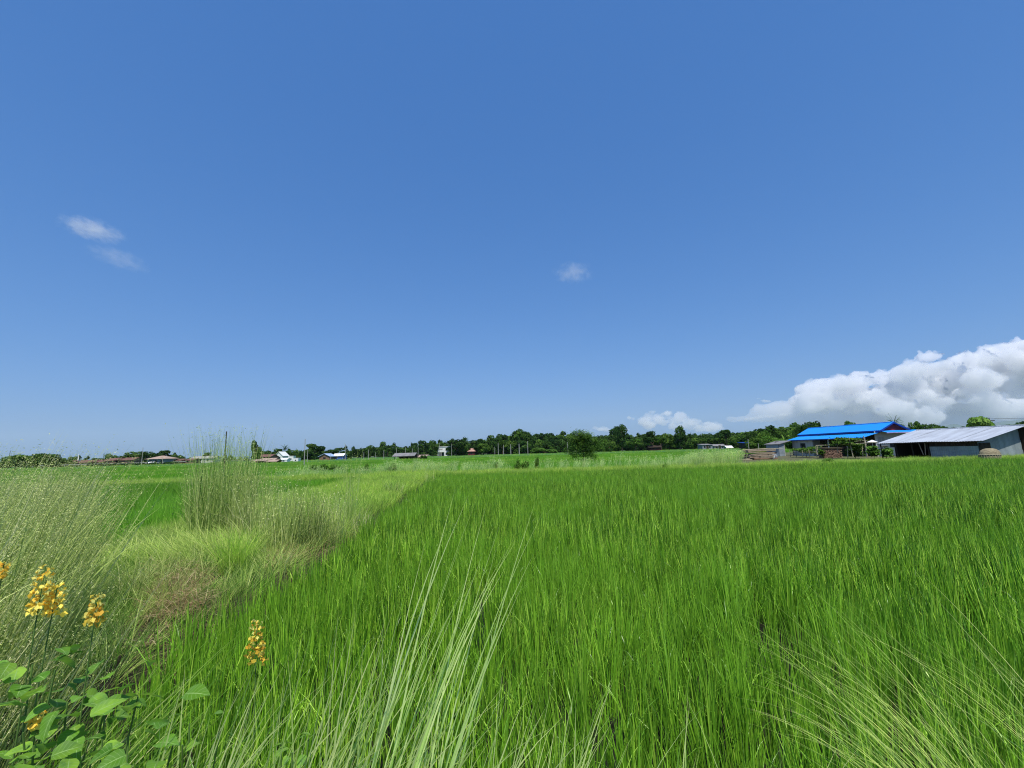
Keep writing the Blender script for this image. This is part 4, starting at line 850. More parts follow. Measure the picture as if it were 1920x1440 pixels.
bm = bmesh.new(); tube(bm, [(3.72, -0.2, zz(ER)-0.03), (LEN, -0.2, zz(ER)-0.03)], [0.04, 0.04], 6); obj('beam', bm, M_darkw, sh)
for x, lean in ((4.05, 0.10), (3.9, -0.05)):
    bm = bmesh.new(); tube(bm, [(x, -0.15, 0.35), (x+lean*2, -0.12, 1.3)], [0.035, 0.03], 6); obj('leaning_plank', bm, M_wood, sh)
bm = bmesh.new(); slab(bm, [(-0.16, 0.02, zz(ER)-0.035), (LEN, 0.02, zz(ER)-0.06), (LEN, -0.10, zz(ER)-0.05), (-0.16, -0.10, zz(ER)-0.02)], 0.03); obj('eave_board', bm, M_darkw, sh)
# woven granary leaning against the shed corner
g0 = at(1857, 31.2, 0.2)
gr = thing('woven_granary', 'rounded woven straw bin leaning against the corner of the grey shed', 'granary', g0, 0.2)
bm = bmesh.new(); R0 = 0.58
prof = [(0.0, 1.0), (0.42, 1.03), (0.66, 1.0), (0.82, 0.86), (0.92, 0.62), (0.98, 0.3)]
rings = []
for z, r in prof: rings.append([bm.verts.new((R0*r*math.cos(6.2832*k/28)+0.12*z, R0*r*0.85*math.sin(6.2832*k/28), z*0.95)) for k in range(28)])
for a, b in zip(rings, rings[1:]):
    for k in range(28): bm.faces.new((a[k], a[(k+1) % 28], b[(k+1) % 28], b[k]))
bm.faces.new(rings[-1]); obj('basket', bm, M_thatch, gr, True)
bm = bmesh.new(); tube(bm, [(R0*1.05*math.cos(a)+0.06, R0*0.9*math.sin(a), 0.50) for a in np.linspace(0, 6.2832, 29)], [0.028]*29, 6, False); obj('rim', bm, M_bamboo, gr)
bm = bmesh.new()
for a in np.linspace(0, 6.2832, 26)[:-1]: tube(bm, [(R0*1.03*math.cos(a), R0*.88*math.sin(a), 0), (R0*1.05*math.cos(a)+.04, R0*.9*math.sin(a), 0.46)], [0.018, 0.018], 5)
obj('stakes', bm, M_bamboo, gr)
# ---------- the house with the blue roof
O = at(1619, 46.2, 2.26); e1 = (at(1476, 58.4, 2.2)-O).normalized(); O.z = 0.25
h = frame_thing('farm_house', 'house with a bright blue two-tier roof and dark red gable', 'house', O, e1)
HL = 12.2; ez, uz, rz_ = zz(2.26), zz(2.88), zz(3.74); y_u, y_r, y_u2 = -1.80, -3.20, -4.9
bm = bmesh.new(); ribbed(bm, (-0.1, 0, ez), (HL, 0, ez), (HL, y_u-0.5, uz-0.02), (-0.1, y_u-0.5, uz-0.02), 50, 0.010); obj('lower_roof', bm, M_blue, h)
bm = bmesh.new(); ribbed(bm, (-0.3, y_u+0.15, uz+0.05), (HL+0.3, y_u+0.15, uz+0.05), (HL+0.3, y_r, rz_), (-0.3, y_r, rz_), 52, 0.010)
ribbed(bm, (-0.3, y_r, rz_), (HL+0.3, y_r, rz_), (HL+0.3, y_u2, uz+0.05), (-0.3, y_u2, uz+0.05), 52, 0.010); obj('upper_roof', bm, M_blue, h)
bm = bmesh.new(); slab(bm, [(-0.3, y_u+0.17, uz+0.03), (HL+0.3, y_u+0.17, uz+0.03), (HL+0.3, y_u+0.05, uz+0.03), (-0.3, y_u+0.05, uz+0.03)], 0.16)
slab(bm, [(-0.1, 0.03, ez-0.01), (HL, 0.03, ez-0.01), (HL, -0.04, ez-0.01), (-0.1, -0.04, ez-0.01)], 0.10); obj('fascia', bm, M_bluedk, h)
bm = bmesh.new(); tube(bm, [(-0.32, y_r, rz_+0.02), (HL+0.32, y_r, rz_+0.02)], [0.05, 0.05], 6); obj('ridge_cap', bm, M_blue, h)
# gable
bm = bmesh.new(); vs = [bm.verts.new(p) for p in ((-0.05, y_u-0.05, uz), (-0.05, y_r, rz_-0.08), (-0.05, y_u2+0.15, uz), (0.02, y_u-0.05, uz), (0.02, y_r, rz_-0.08), (0.02, y_u2+0.15, uz))]
bm.faces.new(vs[:3]); bm.faces.new(vs[3:]); obj('gable_board', bm, M_red, h)
bm = bmesh.new()
for (ya, yb) in ((y_u+0.10, y_r), (y_r, y_u2)):
    za = uz+0.02 if ya != y_r else rz_-0.02; zb = rz_-0.02 if yb == y_r else uz+0.02; slab(bm, [(-0.33, ya, za+0.03), (-0.33, yb, zb+0.03), (-0.27, yb, zb+0.03), (-0.27, ya, za+0.03)], 0.13)
obj('verge_board', bm, M_bluedk, h)
bm = bmesh.new(); ribbed(bm, (-0.95, y_u2-1.5, uz-0.20), (-0.95, y_u+0.1, uz-0.20), (-0.04, y_u+0.1, uz+0.03), (-0.04, y_u2-1.5, uz+0.03), 26, 0.01); obj('gable_skirt_roof', bm, M_blue, h)
bm = bmesh.new(); slab(bm, [(-0.98, y_u2-1.5, uz-0.20), (-0.98, y_u+0.1, uz-0.20), (-0.90, y_u+0.1, uz-0.19), (-0.90, y_u2-1.5, uz-0.19)], 0.08); obj('skirt_fascia', bm, mat('lavender_trim', (0.35, 0.33, 0.62), None, 3), h)
# walls
bm = bmesh.new(); box(bm, 0.35, 0.43, y_u2-0.3, -1.55, -0.1, uz-0.03); box(bm, 0.43, HL-0.3, y_u2-0.3, y_u2-0.22, -0.1, uz-0.3); obj('front_wall', bm, M_cream, h)
bm = bmesh.new(); box(bm, 0.45, 8.7, -1.65, -1.57, -0.1, uz-0.12); box(bm, HL-0.3, HL-0.22, y_u2-0.2, -0.4, -0.1, ez-0.03); obj('inner_wall', bm, M_darkw, h)
# plank room at the far end of the porch, with window opening
x0, x1, yw, zt = 8.3, 12.0, -0.42, ez-0.06; wx0, wx1, wz0, wz1 = 9.5, 10.3, 0.70, 1.50; bm = bmesh.new()
box(bm, x0, wx0, yw-0.04, yw, -0.1, zt); box(bm, wx1, x1, yw-0.04, yw, -0.1, zt); box(bm, wx0, wx1, yw-0.04, yw, -0.1, wz0); box(bm, wx0, wx1, yw-0.04, yw, wz1, zt); box(bm, x0, x0+0.04, -1.5, yw-0.04, -0.1, zt)
obj('plank_wall', bm, M_plank, h)
bm = bmesh.new(); box(bm, wx0+0.03, wx1-0.03, yw-0.07, yw-0.05, wz0+0.03, wz1-0.03); win = obj('window', bm, M_glass, h)
bm = bmesh.new(); box(bm, wx0-0.05, wx1+0.05, yw+0.003, yw+0.03, wz0-0.06, wz0); box(bm, wx0-0.05, wx1+0.05, yw+0.003, yw+0.03, wz1, wz1+0.06); box(bm, wx0-0.05, wx0, yw+0.003, yw+0.03, wz0, wz1); box(bm, wx1, wx1+0.05, yw+0.003, yw+0.03, wz0, wz1); obj('window_frame', bm, M_darkw, win)
for x in (0.15, 2.6, 5.3, 7.9):
    bm = bmesh.new(); box(bm, x-0.05, x+0.05, -0.28, -0.18, -0.1, ez+0.02); obj('porch_post', bm, M_plank, h)
bm = bmesh.new(); box(bm, 0.335, 0.345, -3.9, -3.0, 0.9, 1.8); obj('window', bm, M_glass, h)
bm = bmesh.new(); box(bm, 0.32, 0.34, -2.5, -1.8, 0.0, 2.0); obj('door', bm, M_plank, h)
# annex
ax = at(1472, 57.5, 0.25); an = frame_thing('annex_shack', 'small grey sheet-metal lean-to at the left end of the blue-roofed house', 'shack', ax, (-0.35, 0.94))
bm = bmesh.new(); ribbed(bm, (0, 0, 0), (0.0, 0.95, 0), (0.0, 0.95, 1.50), (0, 0, 1.66), 8, 0.012); ribbed(bm, (0, 0.95, 0), (1.8, 0.95, 0), (1.8, 0.95, 1.5), (0, 0.95, 1.5), 12, 0.012); obj('wall', bm, M_zincw, an)
bm = bmesh.new(); slab(bm, [(-0.2, -1.2, 1.98), (-0.2, 1.1, 1.56), (2.0, 1.1, 1.56), (2.0, -1.2, 1.98)], 0.05); obj('roof', bm, M_greyr, an)
bm = bmesh.new(); box(bm, -0.05, 0.05, -0.06, 0.02, 0, 1.75); obj('post', bm, M_plank, an)
bm = bmesh.new(); box(bm, 1.2, 1.25, -1.1, 0.0, 0, 1.9); obj('inner_wall', bm, M_darkw, an)
# ---------- yard things
def at_r(px, d, z=0.27): return at(px, d, z)
# timber pile (planks are separate things resting on each other)
p = at_r(1425, 47, 0.28)
pl_ = thing('timber_pile', 'big pile of weathered planks and slabs left of the grey annex', 'timber pile', p, 0.06)
rr = random.Random(5)
for row in range(6):
    n_ = 3
    for k in range(n_):
        L = rr.uniform(2.6, 3.4)*(0.85 if row < 5 else 1.1); z = 0.03+row*0.165; x = rr.uniform(-0.35, 0.35); y = -0.55+k*0.55
        bm = bmesh.new(); box(bm, x-L/2, x+L/2, y-0.20, y+0.22, z, z+rr.choice((0.07, 0.12, 0.14))); bmesh.ops.rotate(bm, verts=bm.verts[:], cent=(0, 0, z), matrix=Matrix.Rotation(rr.uniform(-.06, .06), 3, 'Z') @ Matrix.Rotation(rr.uniform(-.025, .025), 3, 'Y')); obj('plank', bm, M_wood if rr.random() < .55 else M_wood2, pl_)
for k in range(4):
    bm = bmesh.new(); box(bm, -1.4+k*0.9, -1.28+k*0.9, -0.8, 0.8, 0.165*(k+1)-0.02, 0.165*(k+1)+0.03); obj('spacer', bm, M_darkw, pl_)
bm = bmesh.new(); tube(bm, [(-1.9, -0.3, 1.02), (1.2, 0.1, 1.10), (2.6, 0.0, 1.0)], [0.05, 0.05, 0.03], 6); obj('pole', bm, M_bamboo, pl_)
p = at_r(1396, 46, 0.27); sl = thing('wooden_slab', 'pale flat board lying at the left foot of the timber pile', 'board', p, 0.1)
bm = bmesh.new(); box(bm, -0.75, 0.65, -0.3, 0.3, 0.02, 0.10); obj('board', bm, M_bamboo, sl); bm = bmesh.new(); box(bm, 0.1, 0.5, -0.2, 0.2, 0.10, 0.18); obj('offcut', bm, M_wood, sl)
p = at_r(1387, 46.2, 0.27); st = thing('stake', 'pale stake standing alone left of the timber pile', 'stake', p)
bm = bmesh.new(); tube(bm, [(0, 0, -0.1), (-0.06, 0, 0.5), (-0.12, 0, 0.85)], [0.05, 0.05, 0.045], 7); obj('shaft', bm, M_bamboo, st)
def sack(px, d, s, label, col):
    p = at_r(px, d, 0.27); o = thing('sack', label, 'sack', p); bm = bmesh.new(); bmesh.ops.create_icosphere(bm, subdivisions=3, radius=1)
    for v in bm.verts: v.co = Vector((v.co.x*s*0.42, v.co.y*s*0.38, max(0.0, (v.co.z*0.52+0.5))*s*1.15))*(1+0.10*noise.noise(v.co*2.1+Vector((px, 0, 0))))
    obj('bag', bm, col, o, True); bm = bmesh.new(); tube(bm, [(0, 0, s*1.08), (0.02, 0, s*1.25)], [0.05*s, 0.11*s], 8); obj('tied_neck', bm, col, o)
sack(1449, 46.5, 0.55, 'white sack right of the timber pile', M_white)
sack(1455, 47, 0.42, 'smaller dull sack between the white sack and the annex', M_greyw)
# garden fence
p0, p1 = at_r(1482, 52), at_r(1532, 46); dv = (p1-p0); L = dv.length
fe = frame_thing('bamboo_fence', 'low bamboo rail fence in front of the plank wall with the window', 'fence', p0, dv)
for k in range(5): bm = bmesh.new(); tube(bm, [(L*k/4, 0, -0.1), (L*k/4+0.03, 0, 0.85 if k < 4 else 1.25)], [0.035, 0.03], 6); obj('fence_post', bm, M_bamboo, fe)
for z in (0.22, 0.42, 0.62): bm = bmesh.new(); tube(bm, [(-0.1, 0.04, z), (L/2, 0.05, z-0.03), (L+0.1, 0.04, z+0.02)], [0.025]*3, 6); obj('rail', bm, M_bamboo, fe)
# firewood stack
p = at_r(1558, 45.2, 0.27); fw = thing('firewood_stack', 'stack of split firewood with brown round ends beside the trellis', 'firewood stack', p, -0.05)
W_, H_ = 1.95, 0.95; k = 0
z = 0.06
while z < H_:
    x = -W_/2+(0.05 if k % 2 else 0)
    while x < W_/2:
        r = rr.uniform(0.035, 0.062); bm = bmesh.new() if (x == -W_/2+(0.05 if k % 2 else 0) and k == 0) else bm
        tube(bm, [(x, -0.3+rr.uniform(-.03, .03), z), (x, 0.3, z)], [r, r], 7); x += 0.115
    z += 0.098; k += 1
o = obj('logs', bm, M_log, fw); o['kind'] = 'stuff'
bm = bmesh.new(); slab(bm, [(-W_/2-.1, -0.4, H_+0.10), (W_/2+.1, -0.4, H_+0.04), (W_/2+.1, 0.4, H_+0.06), (-W_/2-.1, 0.4, H_+0.12)], 0.03); obj('cover_sheet', bm, M_thatch, fw)
# trellis
tp = at_r(1605, 41.5, 0.27); tr_ = thing('bamboo_trellis', 'bamboo trellis of slanting poles with a long level top pole, before the porch', 'trellis', tp)
def loc(px, py, d): return pt(px, py, d)-tp
for a, b, r in (((1530, 835.5, 43.5), (1645, 829.5, 39.6), 0.045), ((1599.5, 857, 41), (1592, 821.5, 41), 0.045), ((1627, 857, 40.5), (1619, 817, 40.5), 0.05), ((1589, 857, 41.6), (1589.5, 838, 41.6), 0.04), ((1571, 850, 43), (1570, 827, 43), 0.035), ((1533, 853, 43.6), (1532, 835, 43.6), 0.04), ((1618, 855, 41.4), (1616, 834, 41.4), 0.04), ((1575, 828, 43.2), (1625, 826, 42.0), 0.03)):
    A, B = loc(*a), loc(*b); bm = bmesh.new(); tube(bm, [A, (A+B)/2+Vector((0, 0, -0.03)), B], [r, r*0.95, r*0.8], 7); obj('pole', bm, M_bamboo, tr_)
# plants on and around the trellis
def vine(px, py0, py1, wpx, d, label, tone='light', n=700, leaf=0.16, name='climbing_plant', cat='plant', stem=True):
    a, b_ = pt(px, py0, d), pt(px, py1, d); base = at_r(px, d); t = thing(name, label, cat, base); b = Blades(); wd = wpx*d/F/2; zc = (a.z+b_.z)/2-base.z; hz = abs(a.z-b_.z)/2
    for i in range(14):
        an_ = i*2.4; c = np.array([wd*0.85*math.cos(an_)*rng.random(), wd*0.6*math.sin(an_), zc+hz*rng.uniform(-.85, .85)]); m = n//14; q = c+rng.normal(size=(m, 3))*[wd*.2, wd*.2, hz*.14]
        b.flakes(q, U(0.5, 1.1, m)*leaf, nrm=np.tile([0, -0.4, 1.0], (m, 1)), jit=0.6, rnd=np.clip(rng.random()*0.8+rng.normal(size=m)*0.2, 0, 1), fold=0.2)
    link('leaves', b.mesh('leaves', M_leaf[tone]), t)
    bm = bmesh.new(); tube(bm, [(0, 0, -0.1), (0.05, 0, zc*0.6), (-0.05, 0.03, zc+hz*0.5)], [0.03, 0.025, 0.012], 6); obj('stem', bm, M_bark, t)
vine(1590, 820, 838, 54, 41.8, 'leafy vine spread over the top of the bamboo trellis', 'mid', 1400)
vine(1604, 836, 855, 30, 42.5, 'leafy climber filling the lower part of the trellis', 'mid', 900)
vine(1640, 836, 856, 22, 39.5, 'light green bush right of the trellis, by the dark corner post', 'light', 800)
vine(1662, 840, 857, 12, 38.5, 'first of two low plants between the corner post and the shed bay', 'mid', 360)
vine(1669, 843, 857, 12, 38.2, 'second low plant, touching the shed bay', 'light', 360)
vine(1512, 838, 850, 44, 49.5, 'row of leafy garden plants behind the bamboo fence', 'mid', 1100)
vine(1541, 842, 854, 12, 44.8, 'small plant at the left end of the firewood stack', 'light', 300)
# white parasol by the shed
p = at_r(1640, 40.5, 0.27); um = thing('parasol', 'small white parasol above the left corner of the grey metal roof', 'parasol', p)
zt = pt(1640, 824.5, 40.5).z-0.27; bm = bmesh.new(); ring = [bm.verts.new((0.42*math.cos(a), 0.42*math.sin(a), zt-0.20)) for a in np.linspace(0, 6.2832, 17)[:-1]]; tp_ = bm.verts.new((0, 0, zt))
for k in range(16): bm.faces.new((ring[k], ring[(k+1) % 16], tp_))
obj('canopy', bm, M_white, um); bm = bmesh.new(); tube(bm, [(0, 0, -0.05), (0, 0, zt)], [0.02, 0.02], 6); obj('pole', bm, M_white, um)
p = at_r(1662, 41.5, 0.27); wt = thing('wash_basin', 'white basin on a dark stand in front of the cream wall', 'basin', p)
bm = bmesh.new(); z0 = pt(1662, 838, 41.5).z-0.27; rings = []
for r, z in ((0.16, z0-0.02), (0.30, z0+0.12), (0.33, z0+0.13), (0.28, z0+0.11), (0.12, z0+0.02)): rings.append([bm.verts.new((r*math.cos(a), r*math.sin(a), z)) for a in np.linspace(0, 6.2832, 17)[:-1]])
for a, b in zip(rings, rings[1:]):
    for k in range(16): bm.faces.new((a[k], a[(k+1) % 16], b[(k+1) % 16], b[k]))
bm.faces.new(rings[0]); bm.faces.new(rings[-1]); obj('bowl', bm, M_white, wt); bm = bmesh.new()
for sx in (-.12, .12):
    for sy in (-.12, .12): tube(bm, [(sx*1.3, sy*1.3, 0), (sx, sy, z0)], [0.02, 0.02], 5)
obj('stand', bm, M_darkw, wt)
# ---------- distant houses
def house(px, d, w_, dep, wall_h, roof_h, label, wall=M_cream, roof=M_greyr, style='gable', over=0.4, windows=(), door=None, rz=0.0, storeys=1, cat='house', name='house', base=0.0, group=None, open_=False):
    p = at(px, d, base); t = thing(name, label, cat, p, rz, group); bm = bmesh.new()
    if open_:
        box(bm, -w_/2, w_/2, dep-0.15, dep, 0, wall_h); obj('wall', bm, wall, t)
        for x in np.linspace(-w_/2+0.1, w_/2-0.1, max(3, int(w_/2.2))): bm = bmesh.new(); box(bm, x-.07, x+.07, 0, 0.14, 0, wall_h); obj('post', bm, M_darkw, t)
    else: box(bm, -w_/2, w_/2, 0, dep, -0.1, wall_h); obj('wall', bm, wall, t)
    bm = bmesh.new(); o_ = over
    if style == 'gable':     # ridge parallel to the front
        prism2 = [(-o_, wall_h-0.1), (dep/2, wall_h+roof_h), (dep+o_, wall_h-0.1), (dep+o_, wall_h-0.22), (dep/2, wall_h+roof_h-0.12), (-o_, wall_h-0.22)]
        a = [bm.verts.new((-w_/2-o_, y, z)) for y, z in prism2]; b = [bm.verts.new((w_/2+o_, y, z)) for y, z in prism2]; n = len(prism2)
        for i in range(n): bm.faces.new((a[i], b[i], b[(i+1) % n], a[(i+1) % n]))
        for s_ in (a, b): bm.faces.new((s_[0], s_[1], s_[4], s_[5])); bm.faces.new((s_[1], s_[2], s_[3], s_[4]))
        obj('roof', bm, roof, t)
        bm = bmesh.new()
        for sx in (-w_/2+0.02, w_/2-0.02): v = [bm.verts.new((sx, 0.0, wall_h-0.12)), bm.verts.new((sx, dep/2, wall_h+roof_h-0.14)), bm.verts.new((sx, dep, wall_h-0.12))]; bm.faces.new(v)
        obj('gable', bm, wall, t)
    elif style == 'front':   # gable faces the viewer
        pr = [(-w_/2-o_, wall_h-0.1), (0, wall_h+roof_h), (w_/2+o_, wall_h-0.1), (w_/2+o_, wall_h-0.22), (0, wall_h+roof_h-0.12), (-w_/2-o_, wall_h-0.22)]
        a = [bm.verts.new((x, -o_, z)) for x, z in pr]; b = [bm.verts.new((x, dep+o_, z)) for x, z in pr]; n = len(pr)
        for i in range(n): bm.faces.new((a[i], b[i], b[(i+1) % n], a[(i+1) % n]))
        for s_ in (a, b): bm.faces.new((s_[0], s_[1], s_[4], s_[5])); bm.faces.new((s_[1], s_[2], s_[3], s_[4]))
        obj('roof', bm, roof, t); bm = bmesh.new(); v = [bm.verts.new((-w_/2, -0.02, wall_h-0.1)), bm.verts.new((0, -0.02, wall_h+roof_h-0.15)), bm.verts.new((w_/2, -0.02, wall_h-0.1))]; bm.faces.new(v); obj('gable', bm, wall, t)
    elif style == 'hip':
        e_ = [(-w_/2-o_, -o_), (w_/2+o_, -o_), (w_/2+o_, dep+o_), (-w_/2-o_, dep+o_)]; lo = [bm.verts.new((x, y, wall_h-0.1)) for x, y in e_]; r0 = bm.verts.new((-w_/2+dep/2, dep/2, wall_h+roof_h)); r1 = bm.verts.new((w_/2-dep/2, dep/2, wall_h+roof_h))
        bm.faces.new((lo[0], lo[1], r1, r0)); bm.faces.new((lo[1], lo[2], r1)); bm.faces.new((lo[2], lo[3], r0, r1)); bm.faces.new((lo[3], lo[0], r0)); bm.faces.new(lo[::-1]); obj('roof', bm, roof, t)
    elif style == 'shed': slab(bm, [(-w_/2-o_, -o_, wall_h), (w_/2+o_, -o_, wall_h), (w_/2+o_, dep+o_, wall_h+roof_h), (-w_/2-o_, dep+o_, wall_h+roof_h)], 0.12); obj('roof', bm, roof, t)
    elif style == 'flat': box(bm, -w_/2-o_, w_/2+o_, -o_, dep+o_, wall_h+0.003, wall_h+0.25); obj('roof', bm, roof, t)
    for (x, z, ww, hh) in windows:
        bm = bmesh.new(); box(bm, x-ww/2, x+ww/2, -0.03, 0.03, z, z+hh); o = obj('window', bm, M_glass, t)
    if door is not None: bm = bmesh.new(); box(bm, door-0.5, door+0.5, -0.035, 0.03, 0, 2.0); obj('door', bm, M_darkw, t)
    return t
VG = 'far village buildings'
for i, (px, w_, lab) in enumerate(((86, 9, 'leftmost long rusty roof of the left village'), (112, 10, 'rusty roofed shed left of the white monument'), (160, 9, 'rusty roofed shed right under the white monument'), (185, 8, 'rusty roof right of the white monument'), (210, 7, 'taller brick red house between low red roofs'), (232, 8, 'brick red house nearest to the wide dark tree'))):
    house(px, 205, w_, 6, 2.2 if i < 4 else 2.8, 1.0, lab, M_brick, M_rust, 'gable', windows=((-2, 0.9, 0.9, 0.8), (2, 0.9, 0.9, 0.8)), group=VG, cat='house')
# long wall with posts in front of the village
p0, p1 = at(60, 196), at(348, 204); dv = p1-p0; L = dv.length; fw_ = frame_thing('perimeter_wall', 'long pale rail fence on posts in front of the red roofed village', 'fence', p0, dv)
bm = bmesh.new(); box(bm, 0, L, -0.08, 0.08, 1.15, 1.45); obj('rail', bm, M_conc, fw_)
for k in range(int(L/4.2)+1): bm = bmesh.new(); box(bm, k*4.2-0.12, k*4.2+0.12, -0.09, 0.09, 0, 1.2); obj('fence_post', bm, M_conc, fw_)
hp = [at(px, 208.5-0.04*(px-100)) for px in range(75, 350, 7)]
bq = Blades(); P = np.array([tuple(q) for q in hp]).repeat(70, 0)+rng.normal(size=(len(hp)*70, 3))*[0.9, 0.5, 0.35]+[0, -6, 0.55]; bq.flakes(P, 0.5)
o = link('hedge', bq.mesh('hedge', M_leaf['dark'])); tag(o, 'dark low hedge running along under the pale rail fence', 'hedge')
# white monument
p = at(145, 215); mo = thing('white_monument', 'slender white stupa-like monument on a low white base in the left village', 'monument', p)
bm = bmesh.new(); rings = []
for z, r in ((0, 1.1), (0.8, 1.05), (1.2, 0.7), (2.4, 0.55), (3.6, 0.32), (5.0, 0.14), (6.2, 0.04)): rings.append([bm.verts.new((r*math.cos(a), r*math.sin(a), z)) for a in np.linspace(0, 6.2832, 17)[:-1]])
for a, b in zip(rings, rings[1:]):
    for k in range(16): bm.faces.new((a[k], a[(k+1) % 16], b[(k+1) % 16], b[k]))
bm.faces.new(rings[0]); bm.faces.new(rings[-1]); obj('spire', bm, M_white, mo, True); bm = bmesh.new(); box(bm, -3.6, 3.6, -1.2, 1.2, 1.5, 2.6); obj('base', bm, M_white, mo)
house(292, 200, 8.2, 7, 2.9, 1.3, 'grey two-storey house with tan hipped roof between dark trees', M_greyw, M_tan, 'hip', 0.7, windows=((-2.6, 1.4, 1.2, 0.9), (0, 1.4, 1.2, 0.9), (2.6, 1.4, 1.2, 0.9)), door=-1, group=VG)
house(278, 196, 2.4, 2, 1.1, 0.5, 'small white shed in front of the grey two-storey house', M_white, M_white, 'shed', 0.1, group=VG, cat='shed', windows=((0, .3, .5, .4),))
for px, w_, lab in ((318, 5, 'red roofed shed touching the right side of the grey house'), (334, 6, 'long low red roofed shed, second from the grey house'), (352, 5, 'last red roofed shed before the reeds')):
    house(px, 205, w_, 5, 1.9, 0.7, lab, M_brick, M_rust, 'gable', windows=((0, 0.8, 0.8, 0.7),), group=VG, cat='shed')
house(378, 230, 12, 6, 2.6, 1.2, 'pale roofed building peeking through the tall reeds', M_cream, M_conc, 'gable', windows=((-3, 1, 1, .9), (3, 1, 1, .9)), group=VG)
house(492, 165, 5.6, 5, 2.4, 0.8, 'brown roofed house right of the tall slim tree', M_brick, M_rust, 'gable', windows=((0, .9, .9, .8),), group=VG)
house(500, 140, 4.2, 3.5, 1.3, 0.5, 'low tan roofed shelter in front of the brown roofed house', M_darkw, M_tan, 'gable', open_=True, group=VG, cat='shelter')
house(484, 132, 4.0, 3.5, 1.1, 0.5, 'lowest open shelter with straw coloured roof', M_darkw, M_tan, 'shed', open_=True, group=VG, cat='shelter')
house(508, 132, 3.0, 3, 0.9, 0.4, 'tiny tan roofed shelter by the white gabled house', M_darkw, M_tan, 'gable', open_=True, group=VG, cat='shelter')
house(522, 190, 3.4, 5, 2.6, 1.8, 'white two-storey house with pointed white gable', M_white, M_white, 'front', 0.3, windows=((0, 1.4, 1.5, 0.8),), door=-1.0, group=VG)
house(532, 165, 2.4, 2.5, 1.2, 0.5, 'little white shed right of the white gabled house', M_white, M_white, 'gable', 0.1, windows=((0, .4, .5, .4),), group=VG, cat='shed')
house(545, 190, 2.2, 2, 2.2, 0.3, 'white box-like hut in front of the dark trees by the palm', M_white, M_white, 'flat', 0.05, windows=((0, .8, .6, .6),), group=VG, cat='hut')
house(554, 170, 2.0, 2, 1.3, 0.2, 'smallest white hut left of the tall pale pole', M_white, M_white, 'flat', 0.05, windows=((0, .5, .5, .4),), group=VG, cat='hut')
house(608, 180, 4.2, 6, 1.9, 1.1, 'dark hut with pale blue gabled roof', M_brick, mat('pale_blue_roof', (0.42, 0.55, 0.80), None, 1, 0.5), 'front', 0.4, windows=((0, .8, 1, .7),), group=VG, cat='hut')
house(634, 185, 4.0, 4, 2.0, 0.9, 'blue fronted hut with white roof edge', mat('blue_wall', (0.05, 0.12, 0.42), None, 1), M_white, 'gable', 0.3, windows=((-0.8, .8, .7, .7),), group=VG, cat='hut')
house(757, 128, 5.4, 5, 1.45, 0.75, 'grey roofed hut standing alone in the fields left of the white two-storey building', M_darkw, M_greyr, 'gable', 0.5, open_=True, windows=(), group=VG, cat='hut')
house(782, 132, 4.4, 4, 0.95, 0.55, 'lower lean-to joined to the right end of the grey roofed hut', M_darkw, M_tan, 'shed', 0.4, open_=True, group=VG, cat='hut')
tree(794, 852, 12, 126, 'bush', 'dark', 'dark bush at the right end of the lean-to', group=GW)
# white two-storey building: frame with balcony bay on the left
p = at(832, 236); wb = thing('two_storey_building', 'white two-storey flat-roofed building with dark windows in the middle distance', 'building', p, 0.08, VG)
bm = bmesh.new(); box(bm, 0.3, 3.0, 0, 6, 0, 5.0); box(bm, -3.1, 0.3, 2.0, 6, 0, 5.0); obj('wall', bm, M_white, wb)
for nm, bx_ in (('balcony', (-3.1, 0.3, 0, 2.0, 2.35, 2.6)), ('roof', (-3.3, 3.2, -0.2, 6.2, 5.003, 5.25)), ('balcony_parapet', (-3.1, 0.3, 0.0, 0.12, 2.6, 4.9))): bm = bmesh.new(); box(bm, *bx_); obj(nm, bm, M_white, wb)
for x in (-3.0, -1.4): bm = bmesh.new(); box(bm, x-.12, x+.12, 0.0, 0.24, 0, 2.35); obj('column', bm, M_white, wb)
for x, z in ((1.6, 3.1), (1.6, 0.8)): bm = bmesh.new(); box(bm, x-.65, x+.65, -0.04, 0.03, z, z+1.2); obj('window', bm, M_glass, wb)
bm = bmesh.new(); box(bm, -2.6, -0.2, 1.9, 1.98, 0.2, 2.1); obj('window', bm, M_glass, wb)
bm = bmesh.new(); box(bm, -2.6, -0.6, -0.03, 0.0, 3.4, 4.2); obj('opening', bm, M_conc, wb)
house(884, 236, 3.4, 5, 2.4, 1.6, 'dark red hut with pink hipped roof between trees', mat('maroon_wall', (0.13, 0.03, 0.03), None, 1), mat('pink_roof', (0.50, 0.30, 0.24), None, 1), 'hip', 0.6, windows=((0, .9, 1, .8),), group=VG, cat='hut')
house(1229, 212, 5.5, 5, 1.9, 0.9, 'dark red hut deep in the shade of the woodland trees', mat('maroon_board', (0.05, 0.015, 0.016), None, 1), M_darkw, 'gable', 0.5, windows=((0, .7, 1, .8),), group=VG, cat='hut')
house(1327, 196, 4.4, 5, 2.3, 0.4, 'grey stilt house with flat pale roof, left one of three', M_greyw, M_greyr, 'shed', 0.3, windows=((-1.2, .9, .7, .9), (1.0, .9, .7, .9)), door=0, group=VG)
house(1350, 200, 5.0, 5, 1.7, 0.7, 'low grey house, middle one of three', M_greyw, M_greyr, 'gable', 0.3, windows=((-1.4, .6, .8, .8), (1.4, .6, .8, .8)), door=0, group=VG)
house(1369, 190, 2.6, 3, 0.8, 0.8, 'small white roofed hut, right one of three', M_greyw, M_white, 'gable', 0.2, windows=((0, .2, .6, .4),), group=VG, cat='hut')
